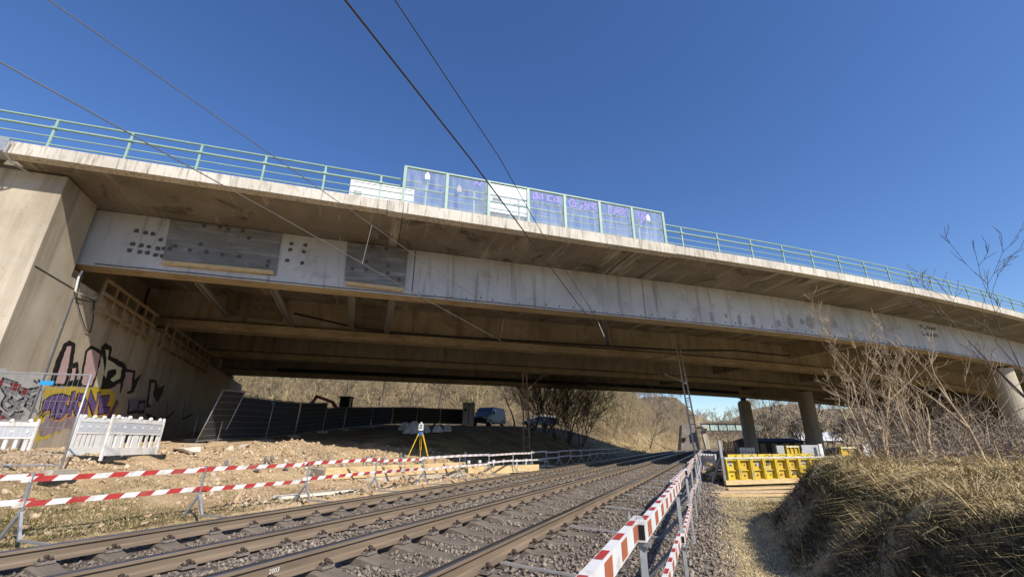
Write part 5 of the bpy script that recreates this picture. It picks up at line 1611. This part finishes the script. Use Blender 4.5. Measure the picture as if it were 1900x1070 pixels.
mb = MB(); mb.box((0, 0, 2.2), (1.22, 1.22, .12)); mb.tube([(.4, .4, 2.2), (.4, .4, 2.5)], .06, 8); mb.build('roof', M['cabin_grey'], cab)
mb = MB(); mb.box((.32, -.585, 1.08), (.4, .03, 1.9)); mb.build('side_panel', M['cabin_grey'], cab)

def vehicle(name, loc, rz, L, W, Hh, hood, paint_, label, cat):
    """side profile in x-z extruded across y with tumblehome, then glass, lamps and wheels"""
    root = empty(name, loc, rz, label=label, cat=cat)
    prof = [(0, .35), (0, .75), (.12, .95), (hood, 1.12), (hood + .75, Hh - .06), (hood + 1.1, Hh), (L - .35, Hh), (L - .05, Hh - .25), (L, .9), (L, .35)]
    mb = MB(); vs = []; k = len(prof)
    for sg in (-1, 1):
        for x, z in prof:
            w = W / 2 - max(0, z - 1.0) * .12
            vs.append((x, sg * w, z))
    fs = [(i, (i + 1) % k, k + (i + 1) % k, k + i) for i in range(k)]
    mb.add(vs, fs + [tuple(range(k)), tuple(range(2 * k - 1, k - 1, -1))]); body = mb.build('body', M[paint_], root)
    a, b_ = Vector((hood + .06, 0, 1.16)), Vector((hood + .70, 0, Hh - .12))
    nrm = Vector((-(b_.z - a.z), 0, b_.x - a.x)).normalized() * .012
    mb = MB(); w0, w1 = W / 2 - .10, W / 2 - .20
    mb.quad(a + nrm + Vector((0, -w0, 0)), a + nrm + Vector((0, w0, 0)), b_ + nrm + Vector((0, w1, 0)), b_ + nrm + Vector((0, -w1, 0))); mb.build('windscreen', M['glass_dark'], root, fix=False)
    for sg in (-1, 1):
        mb = MB(); f = lambda z: sg * (W / 2 - max(0, z - 1) * .12 + .008)
        mb.quad((hood + .5, f(1.2), 1.2), (hood + 1.5, f(1.2), 1.2), (hood + 1.5, f(Hh - .2), Hh - .2), (hood + .95, f(Hh - .2), Hh - .2)); mb.build('side_window', M['glass_dark'], root, fix=False)
        for x in (.85, L - .85):
            mb = MB(); mb.tube([(x, sg * (W / 2 - .2), .34), (x, sg * (W / 2 + .01), .34)], .34, 16); wh = mb.build('wheel', M['black_rubber'], root)
            mb = MB(); mb.tube([(x, sg * (W / 2 + .012), .34), (x, sg * (W / 2 + .02), .34)], .2, 12); mb.build('rim', M['galv'], wh)
        mb = MB(); mb.box((-.005, sg * (W / 2 - .28), .82), (.06, .36, .16)); mb.build('headlight', M['head_lamp'], root)
        mb = MB(); mb.box((hood + .5, sg * (W / 2 + .1), 1.35), (.1, .18, .24)); mb.build('mirror', M['black_rubber'], root)
    mb = MB(); mb.box((-.02, 0, .68), (.04, W - .9, .2)); mb.build('grille', M['black_rubber'], root)
    mb = MB(); mb.box((-.03, 0, .45), (.1, W - .1, .2)); mb.build('bumper', M['black_rubber'], root)
    return root
p = on_ground(888, 788, 47.0); vehicle('van', p, R(68), 5.0, 1.95, 2.0, 1.0, 'van_paint', 'grey blue van parked nose on beside the portable toilet', 'van')
p = on_ground(975, 782, 57.0); vehicle('parked_car', p, R(25), 4.2, 1.8, 1.5, 1.1, 'cabin_grey', 'pale grey car parked among the dark trees right of the mast', 'car')
bl_ = [(752, 782, 36.5, .7, 'white bulk bag set on the dark slope against the netted fence'), (766, 795, 33.5, .95, 'big crumpled white bulk bag standing left of the tripod head'), (791, 793, 35.0, .6, 'low white bulk bag behind the tripod head'), (812, 793, 35.5, .65, 'white bulk bag right of the tripod head'), (829, 792, 36.5, .6, 'rightmost white bulk bag on the dark slope')]
for i, (u, v, y, sz, lab) in enumerate(bl_):
    p = on_ground(u, v, y); root = empty('bulk_bag', p, random.uniform(-.3, .3), label=lab, cat='bag', group='white bulk bags')
    bm = bmesh.new(); bmesh.ops.create_cube(bm, size=1.0); bmesh.ops.subdivide_edges(bm, edges=bm.edges, cuts=4, use_grid_fill=True)
    r_ = random.Random(i)
    for q in bm.verts:
        d = q.co.normalized(); k_ = .8 + .2 * (q.co.length)
        hz_ = q.co.z + .5; k_ = (1.05 - .55 * hz_ ** 1.5); q.co = Vector((q.co.x * k_ * 1.15 + .12 * hz_ * math.sin(i * 2.0), q.co.y * k_, hz_ * (.95 - .25 * abs(q.co.x) - .2 * abs(q.co.y + .1 * math.sin(i))))) * sz
        q.co += Vector((r_.uniform(-1, 1), r_.uniform(-1, 1), r_.uniform(-1, 1))) * .075 * sz
    me = bpy.data.meshes.new('bag_body'); bm.to_mesh(me); bm.free(); link('bag_body', me, M['bag'], root)
    mb = MB()
    for sx in (-1, 1):
        for sy in (-1, 1): mb.tube([(sx * .25 * sz, sy * .25 * sz, .62 * sz), (sx * .24 * sz, sy * .22 * sz, .82 * sz), (sx * .15 * sz, sy * .25 * sz, .64 * sz)], .025, 5)
    mb.build('lifting_loops', M['bag'], root)
p = hit(447, 832); mb = MB()
V_, F_ = STONES[2]; mb.add([(v[0] * .42, v[1] * .34, v[2] * .34) for v in V_], [tuple(f) for f in F_]); o = mb.build('concrete_lump', M['rubble_pale'], label='pale broken concrete lump on top of the sand heap', cat='rubble'); o.location = (p[0], p[1], p[2] + .12)
p = hit(345, 842); mb = MB(); V_, F_ = STONES[5]; mb.add([(v[0] * .5, v[1] * .34, v[2] * .2) for v in V_], [tuple(f) for f in F_]); o = mb.build('concrete_lump', M['rubble_pale'], label='flat pale stone at the foot of the leaning fence', cat='rubble'); o.location = (p[0], p[1], p[2] + .08)

# ------------------------------------------------------------------ rubble on the site
def scatter_rubble():
    n = 400000
    x = rng.uniform(-17, 8, n); y = rng.uniform(4.5, 30, n)
    t, l = tl(x, y); s_, n_ = sn(x, y)
    dist = np.hypot(x, y)
    dens = np.clip(fbm(x * .5, y * .5, 13) * 3 + .5, .12, 1) * np.clip(9.0 / dist, .2, 1) * np.clip(1.5 - (l - 11) * .22, .12, 1)
    keep = (l > 9.35) & (l < 17) & (n_ < 26.5) & (rng.random(n) < dens) & (x / y > -1.25) & (s_ > -9.3)
    x, y, dist, t, l = x[keep], y[keep], dist[keep], t[keep], l[keep]
    z = gh(x, y)
    m_ = len(x)
    sz = .012 + .075 * rng.random(m_) ** 6 + .0022 * dist * rng.random(m_) ** 2
    big = rng.random(m_) < .008
    sz = np.where(big, sz * 2.2, sz)
    sc = sz[:, None] * rng.uniform(.6, 1.35, (m_, 3))
    pos = np.stack([x, y, z + sz * .15], 1)
    turf = (t < 7.5 + 2 * fbm(x, y, 4)) & (l < 13)
    pale = (~turf) & (rng.random(m_) < .08)
    for nm, sel, mt, lab in (('site_rubble', ~turf & ~pale, 'rubble', 'loose tan rubble covering the building site'), ('pale_rubble', pale, 'rubble_pale', 'pale broken stones strewn over the building site'), ('turf_stones', turf & (rng.random(m_) < .22), 'rubble', 'scattered stones in the turf by the far rail')):
        idx = np.nonzero(sel)[0]
        V, F = soup(STONES, rng.integers(0, len(STONES), len(idx)), pos[idx], rand_rot(len(idx)), sc[idx])
        link(nm, np_mesh(nm, V, F), M[mt], kind='stuff', label=lab, cat='rubble')
scatter_rubble()

# ------------------------------------------------------------------ grass
def blades(name, x, y, z, h, w, lean, mat, label, cat='grass', bias=(0, 0)):
    n = len(x)
    a = rng.uniform(0, 2 * math.pi, n)
    dx, dy = np.cos(a), np.sin(a)
    b = rng.uniform(0, 2 * math.pi, n)
    fa = 9.0 * fbm(x * .55, y * .55, 71) + 3.5 * fbm(x * 2.1, y * 2.1, 72); fk = .9 * np.clip(.5 + 2.5 * fbm(x * 1.1, y * 1.1, 73), 0, 1.2)
    lx, ly = np.cos(b) * lean + bias[0] + np.cos(fa) * fk, np.sin(b) * lean + bias[1] + np.sin(fa) * fk
    k1 = .45
    P = np.zeros((n, 5, 3))
    base = np.stack([x, y, z - .02], 1)
    side = np.stack([dx * w, dy * w, np.zeros(n)], 1)
    mid = base + np.stack([lx * h * .35, ly * h * .35, h * .55], 1)
    tip = base + np.stack([lx * h, ly * h, h * (1 - .40 * np.clip(np.hypot(lx, ly), 0, 2.1))], 1)
    P[:, 0] = base - side; P[:, 1] = base + side; P[:, 2] = mid + side * .7; P[:, 3] = mid - side * .7; P[:, 4] = tip
    o = np.arange(n)[:, None] * 5
    F = np.concatenate([o + np.array([0, 1, 2]), o + np.array([0, 2, 3]), o + np.array([3, 2, 4])])
    link(name, np_mesh(name, P.reshape(-1, 3), F), M[mat], kind='stuff', label=label, cat=cat)
def scatter(n, x0, x1, y0, y1, fn):
    x = rng.uniform(x0, x1, n); y = rng.uniform(y0, y1, n); k = fn(x, y); return x[k], y[k]
# the bank beside the camera
def on_bank(x, y):
    t, l = tl(x, y); d = np.hypot(x, y)
    tuft = fbm(x * 2.2, y * 2.2, 91) * 2.2 + .42
    return (l < -.62) & (x / np.maximum(y, .1) < 1.45) & (d < 15) & (y > 1.4) & (rng.random(len(x)) < np.clip(tuft, .05, 1) * np.clip(6.5 / d, .25, 1)) & (t < 13)
def steepness(x, y):
    e_ = .12; return np.hypot(gh(x + e_, y) - gh(x - e_, y), gh(x, y + e_) - gh(x, y - e_)) / (2 * e_)
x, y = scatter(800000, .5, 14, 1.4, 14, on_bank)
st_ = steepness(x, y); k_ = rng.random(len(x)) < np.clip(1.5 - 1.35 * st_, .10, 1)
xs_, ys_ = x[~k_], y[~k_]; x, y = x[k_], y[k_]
blades('bank_shaded_blades', xs_, ys_, gh(xs_, ys_), rng.uniform(.05, .18, len(xs_)), .0015 + .0006 * np.hypot(xs_, ys_), rng.uniform(.5, 1.8, len(xs_)), 'shade_grass', 'grass on the steep face of the bank, shade painted into its dark blades', bias=(-.4, .1))
z = gh(x, y); h = rng.uniform(.06, .17, len(x)) * (1 + 1.1 * (fbm(x * .9, y * .9, 17) + .15)) ; d = np.hypot(x, y)
blades('bank_grass', x, y, z, h, 0.0013 + .00055 * d, rng.uniform(.7, 2.2, len(x)), 'straw', 'tangled dry grass covering the bank at the right', bias=(-.25, -.15))
x, y = scatter(150000, .5, 12, 1.4, 13, lambda x, y: on_bank(x, y) & (fbm(x * .8, y * .8, 23) > .05))
blades('bank_green_grass', x, y, gh(x, y), rng.uniform(.07, .2, len(x)), .0016 + .0005 * np.hypot(x, y), rng.uniform(.4, 1.4, len(x)), 'greengrass', 'tufts of green grass on the bank', bias=(-.2, -.1))
x, y = scatter(40000, .5, 12, 1.4, 13, lambda x, y: on_bank(x, y) & (fbm(x * 3.1, y * 3.1, 29) > .12))
blades('bank_tussocks', x, y, gh(x, y), rng.uniform(.2, .42, len(x)), .0012 + .0005 * np.hypot(x, y), rng.uniform(.3, 1.2, len(x)), 'straw', 'long pale stalks in tussocks on the bank', bias=(-.45, -.25))
# flat straw strip between ballast and bank
def on_strip(x, y):
    t, l = tl(x, y); return (l < .22) & (l > -1.0) & (t > 2) & (t < 17) & (rng.random(len(x)) < np.clip(.55 - l * 1.2 + 1.0 * fbm(x * 1.6, y * 1.6, 3), 0, 1))
x, y = scatter(420000, .3, 9, 1.5, 17, on_strip)
blades('strip_grass', x, y, np.maximum(gh(x, y), bedz(tl(x, y)[1])), rng.uniform(.03, .09, len(x)), .0018 + .0005 * np.hypot(x, y), rng.uniform(.9, 2.2, len(x)), 'straw_pale', 'flattened straw coloured grass between ballast and bank')
# turf at the left by the barrier foot
def on_turf(x, y):
    t, l = tl(x, y); return (l > 8.75) & (l < 12.6) & (x / y > -1.3) & (t < 9.5) & (rng.random(len(x)) < np.clip(.7 - (t - 4) * .13 + 1.8 * fbm(x * 1.1, y * 1.1, 8), 0, 1) * np.clip(1.5 - (l - 9) * .33, .1, 1))
x, y = scatter(300000, -12, -2, 3.5, 15, on_turf)
gz_ = np.maximum(gh(x, y), bedz(tl(x, y)[1]))
hh = rng.random(len(x)) < .5
blades('site_turf', x[hh], y[hh], gz_[hh], rng.uniform(.03, .12, hh.sum()), np.full(hh.sum(), .0055), rng.uniform(.4, 1.3, hh.sum()), 'greengrass', 'patchy green turf beside the far rail')
blades('site_straw', x[~hh], y[~hh], gz_[~hh], rng.uniform(.03, .12, (~hh).sum()), np.full((~hh).sum(), .006), rng.uniform(.5, 1.5, (~hh).sum()), 'straw', 'withered grass beside the far rail')
# rough dry grass on the far verge and hillside
def on_verge(x, y):
    t, l = tl(x, y); s_, n_ = sn(x, y)
    return (((l > 9.6) & (l < 15) & (n_ > 53)) | ((l < 0) & (l > -16) & (t > 55))) & (rng.random(len(x)) < np.clip(40 / np.hypot(x, y), .1, 1))
x, y = scatter(110000, -25, 70, 45, 125, on_verge)
blades('verge_grass', x, y, gh(x, y), rng.uniform(.25, .7, len(x)), np.full(len(x), .035), rng.uniform(.3, 1.0, len(x)), 'straw', 'long dry grass on the far slope beyond the bridge')

# ------------------------------------------------------------------ bare trees
def grow(r, p, d, L, rad, lev, maxlev, out, up=.12, nb=(3, 5), ang=(.35, .8), wob=.16, shrink=(.5, .72)):
    seg = 4 if lev < 2 else 3
    pts = [(p, rad)]
    q = p.copy(); dd = d.copy()
    for i in range(seg):
        dd = (dd + np.array([r.gauss(0, wob), r.gauss(0, wob), r.gauss(0, wob * .7) + up])); dd /= np.linalg.norm(dd)
        q2 = q + dd * L / seg
        r1 = rad * (1 - .62 * (i + 1) / seg)
        out.append((q, q2, pts[-1][1], r1, lev)); q = q2; pts.append((q2, r1))
    if lev >= maxlev: return
    k = r.randint(*nb)
    for i in range(k):
        f = r.uniform(.25, 1.0) if i else 1.0
        j = min(len(pts) - 1, max(1, int(round(f * seg))))
        a = r.uniform(0, 2 * math.pi); th = r.uniform(*ang)
        u = np.cross(dd, [.3, .2, 1]); u /= np.linalg.norm(u) + 1e-9; w = np.cross(dd, u)
        nd_ = dd * math.cos(th) + (u * math.cos(a) + w * math.sin(a)) * math.sin(th)
        grow(r, pts[j][0].copy(), nd_, L * r.uniform(*shrink), pts[j][1] * r.uniform(.55, .8), lev + 1, maxlev, out, up, nb, ang, wob, shrink)
def seg_mesh(segs, k, min_r=0.0):
    """prisms for thick segments, thin three-sided ones for twigs"""
    A = np.array([s[0] for s in segs]); B = np.array([s[1] for s in segs]); ra = np.maximum([s[2] for s in segs], min_r); rb_ = np.maximum([s[3] for s in segs], min_r * .7)
    D = B - A; D /= np.linalg.norm(D, axis=1)[:, None] + 1e-9
    U = np.cross(D, np.array([.13, .31, .94])); U /= np.linalg.norm(U, axis=1)[:, None] + 1e-9
    W = np.cross(D, U); n = len(A)
    V = np.zeros((n, 2 * k, 3))
    for j in range(k):
        a = 2 * math.pi * j / k
        o = U * math.cos(a) + W * math.sin(a)
        V[:, j] = A + o * ra[:, None]; V[:, k + j] = B + o * rb_[:, None]
    F = []
    for j in range(k):
        F.append([j, (j + 1) % k, k + (j + 1) % k, k + j])
    F = np.array(F)[None] + (np.arange(n) * 2 * k)[:, None, None]
    return V.reshape(-1, 3), F.reshape(-1, 4)
def ribbons(segs, r, wmin):
    A = np.array([s[0] for s in segs]); B = np.array([s[1] for s in segs]); ra = np.maximum([s[2] for s in segs], wmin); rb_ = np.maximum([s[3] for s in segs], wmin * .5)
    D = B - A; n = len(A); rr = np.random.default_rng(r)
    O = np.cross(D, rr.normal(size=(n, 3))); O /= np.linalg.norm(O, axis=1)[:, None] + 1e-9
    V = np.stack([A - O * ra[:, None], A + O * ra[:, None], B + O * rb_[:, None], B - O * rb_[:, None]], 1)
    F = np.arange(4)[None] + (np.arange(n) * 4)[:, None]
    return V.reshape(-1, 3), F
def tree_segs(seed, H, maxlev=4, stems=1, spread=.25, rad=None, **kw):
    r = random.Random(seed); out = []
    for i in range(stems):
        a = r.uniform(0, 6.28); t_ = r.uniform(0, spread) if stems > 1 else r.uniform(0, .06)
        d = np.array([math.cos(a) * math.sin(t_), math.sin(a) * math.sin(t_), math.cos(t_)])
        p = np.array([math.cos(a) * .12 * (stems > 1), math.sin(a) * .12 * (stems > 1), -.1])
        grow(r, p, d, H * .58 * r.uniform(.75, 1.05), (rad or H * .013) * r.uniform(.7, 1.1), 0, maxlev, out, **kw)
    return out

def tree(name, loc, segs, bark, twig, label, cat='tree', group=None, wmin=.004, rz=0.0, k=5):
    root = empty(name, loc, rz, label=label, cat=cat, group=group)
    lo = [s for s in segs if s[4] <= 1]; hi = [s for s in segs if s[4] > 1]
    V, F = seg_mesh(lo, k, wmin); link('trunk', np_mesh('trunk', V, F), M[bark], root, smooth=True)
    if hi:
        V, F = seg_mesh(hi, 3, wmin); link('crown', np_mesh('crown', V, F), M[twig], root)
    return root
# the saplings on the bank at the right
sap = [(1668, 866, 7.4, 2.5, 11, 'tall pale bare sapling in the middle of the bank thicket', 3), (1742, 868, 7.0, 2.0, 12, 'many stemmed bare shrub right of the tall pale sapling', 4), (1620, 858, 8.2, 2.3, 13, 'thin bare shrub at the left end of the thicket, by the yellow panel', 3),
       (1838, 880, 6.0, 2.1, 14, 'slim bare sapling in front of the rightmost pier', 1), (1985, 890, 5.6, 3.5, 15, 'dark bare tree cut by the right edge of the picture', 2), (1700, 858, 8.8, 2.2, 16, 'tangled low shrub behind the tall pale sapling', 4)]
for u, v, y, H, seed, lab, st in sap:
    p = at_y(u, v, y); loc = (p[0], p[1], gz(p[0], p[1]))
    dark = seed == 15
    segs = tree_segs(seed, H, 4 if seed in (11, 15) else 3, st, .5, rad=.024 if seed != 11 else .034, up=.11, nb=(3, 4) if seed == 11 else (2, 4), ang=(.3, .8), wob=.12, shrink=(.4, .66))
    tree('bare_sapling' if seed in (11, 14, 15) else 'bare_shrub', loc, segs, 'bark_dark' if dark else 'bark_light', 'bark_dark' if dark else 'bark_light', lab, 'tree' if seed in (11, 14, 15) else 'shrub', 'thicket on the bank', wmin=.0035)
# dead bramble and twigs at their feet, nobody could count them
segs = []
for i in range(650):
    u = random.uniform(1615, 1960); y = random.uniform(6.0, 12.0); p = at_y(u, 850, y)
    if tl(p[0], p[1])[0] > 13.5: continue
    g = gz(p[0], p[1])
    r = random.Random(900 + i); a = r.uniform(0, 6.28); t_ = r.uniform(.2, 1.2)
    grow(r, np.array([p[0], p[1], g]), np.array([math.cos(a) * math.sin(t_), math.sin(a) * math.sin(t_), math.cos(t_)]), r.uniform(.35, .95), .007, 2, 3, segs, up=-.05, nb=(3, 5), wob=.25)
V, F = ribbons(segs, 5, .0042)
link('bramble_undergrowth', np_mesh('bramble_undergrowth', V, F), M['bark'], kind='stuff', label='tangle of bare brambles and twigs below the thicket', cat='undergrowth')

# wood and scrub beyond the bridge: one mass built of many whole bare trees
def wood(name, spots, kinds, mat, label, wmin):
    """spots: (x,y,height,kind)"""
    VV = []; FF = []; base = 0
    for i, (x, y, h, kd) in enumerate(spots):
        V, F = kinds[kd % len(kinds)]
        a = (i * 2.399) % 6.283; c, s = math.cos(a), math.sin(a)
        P = np.stack([V[:, 0] * c - V[:, 1] * s, V[:, 0] * s + V[:, 1] * c, V[:, 2]], 1) * h
        P += np.array([x, y, gz(x, y)])
        VV.append(P); FF.append(F + base); base += len(V)
    link(name, np_mesh(name, np.concatenate(VV), np.concatenate(FF)), M[mat], kind='stuff', label=label, cat='wood')
def kind_mesh(seeds, lev, wmin, stems=1, **kw):
    out = []
    for s in seeds:
        sg = tree_segs(s, 1.0, lev, stems, .55, **kw)
        out.append(ribbons(sg, s, wmin))
    return out
TREES = kind_mesh(range(30, 36), 4, .0017, 1, rad=.015, nb=(3, 5), shrink=(.45, .7), wob=.14)
SHRUB = kind_mesh(range(40, 46), 3, .0045, 3, rad=.008, nb=(3, 4), ang=(.3, 1.0), shrink=(.45, .7))
FARS = kind_mesh(range(50, 54), 3, .007, 1, rad=.016, nb=(3, 4), ang=(.35, .9), shrink=(.5, .75))
sp = {'a': [], 'b': [], 'c': [], 'd': [], 'e': [], 'f': []}
r = random.Random(3)
for i in range(6000):
    s_, n_ = r.uniform(-22, 75), r.uniform(56, 120)
    p = BP(0, 0, 0); q = s_ * E + n_ * N; x, y = q
    t, l = tl(x, y)
    if l < 13.5 or x / y > .42 or x / y < -.75: continue
    if r.random() < .45 and len(sp['a']) < 170: sp['a'].append((x, y, r.uniform(7, 12), r.randint(0, 5)))
    elif len(sp['b']) < 330: sp['b'].append((x, y, r.uniform(3.0, 6.5), r.randint(0, 4)))
for i in range(900):                                          # scrub right beside the line, left of it, and the foot of the wood
    t, l = r.uniform(60, 150), r.uniform(13, 24); p = TP(t, l)
    if len(sp['b']) < 440 and sn(p[0], p[1])[1] > 56: sp['b'].append((p[0], p[1], r.uniform(2, 4.5), r.randint(0, 4)))
for i in range(3000):                                         # valley floor and slope right of the line
    az = r.uniform(24.5, 50); d = r.uniform(95, 180); x, y = d * math.sin(R(az)), d * math.cos(R(az))
    t, l = tl(x, y)
    if TP(t, 0)[0] > x - 4 and t < 150 and l > -12: continue
    if len(sp['c']) < 260: sp['c'].append((x, y, r.uniform(7, 12) * (1 if az < 33 else .7), r.randint(0, 5)))
for i in range(5000):
    az = r.uniform(6, 58); d = r.uniform(200, 520)
    if len(sp['d']) < 800: sp['d'].append((d * math.sin(R(az)), d * math.cos(R(az)), r.uniform(8, 13), r.randint(0, 3)))
wood('hillside_wood', sp['a'], TREES, 'twig_olive', 'sunlit bare trees filling the slope beyond the bridge', .002)
wood('hillside_scrub', sp['b'], SHRUB, 'twig_straw', 'straw coloured scrub at the foot of the sunlit slope', .004)
wood('valley_wood', sp['c'], FARS, 'twig_grey', 'brown bare wood behind the piers', .004)
wood('ridge_wood', sp['d'], FARS, 'twig_grey', 'far off bare wood on the ridge', .006)
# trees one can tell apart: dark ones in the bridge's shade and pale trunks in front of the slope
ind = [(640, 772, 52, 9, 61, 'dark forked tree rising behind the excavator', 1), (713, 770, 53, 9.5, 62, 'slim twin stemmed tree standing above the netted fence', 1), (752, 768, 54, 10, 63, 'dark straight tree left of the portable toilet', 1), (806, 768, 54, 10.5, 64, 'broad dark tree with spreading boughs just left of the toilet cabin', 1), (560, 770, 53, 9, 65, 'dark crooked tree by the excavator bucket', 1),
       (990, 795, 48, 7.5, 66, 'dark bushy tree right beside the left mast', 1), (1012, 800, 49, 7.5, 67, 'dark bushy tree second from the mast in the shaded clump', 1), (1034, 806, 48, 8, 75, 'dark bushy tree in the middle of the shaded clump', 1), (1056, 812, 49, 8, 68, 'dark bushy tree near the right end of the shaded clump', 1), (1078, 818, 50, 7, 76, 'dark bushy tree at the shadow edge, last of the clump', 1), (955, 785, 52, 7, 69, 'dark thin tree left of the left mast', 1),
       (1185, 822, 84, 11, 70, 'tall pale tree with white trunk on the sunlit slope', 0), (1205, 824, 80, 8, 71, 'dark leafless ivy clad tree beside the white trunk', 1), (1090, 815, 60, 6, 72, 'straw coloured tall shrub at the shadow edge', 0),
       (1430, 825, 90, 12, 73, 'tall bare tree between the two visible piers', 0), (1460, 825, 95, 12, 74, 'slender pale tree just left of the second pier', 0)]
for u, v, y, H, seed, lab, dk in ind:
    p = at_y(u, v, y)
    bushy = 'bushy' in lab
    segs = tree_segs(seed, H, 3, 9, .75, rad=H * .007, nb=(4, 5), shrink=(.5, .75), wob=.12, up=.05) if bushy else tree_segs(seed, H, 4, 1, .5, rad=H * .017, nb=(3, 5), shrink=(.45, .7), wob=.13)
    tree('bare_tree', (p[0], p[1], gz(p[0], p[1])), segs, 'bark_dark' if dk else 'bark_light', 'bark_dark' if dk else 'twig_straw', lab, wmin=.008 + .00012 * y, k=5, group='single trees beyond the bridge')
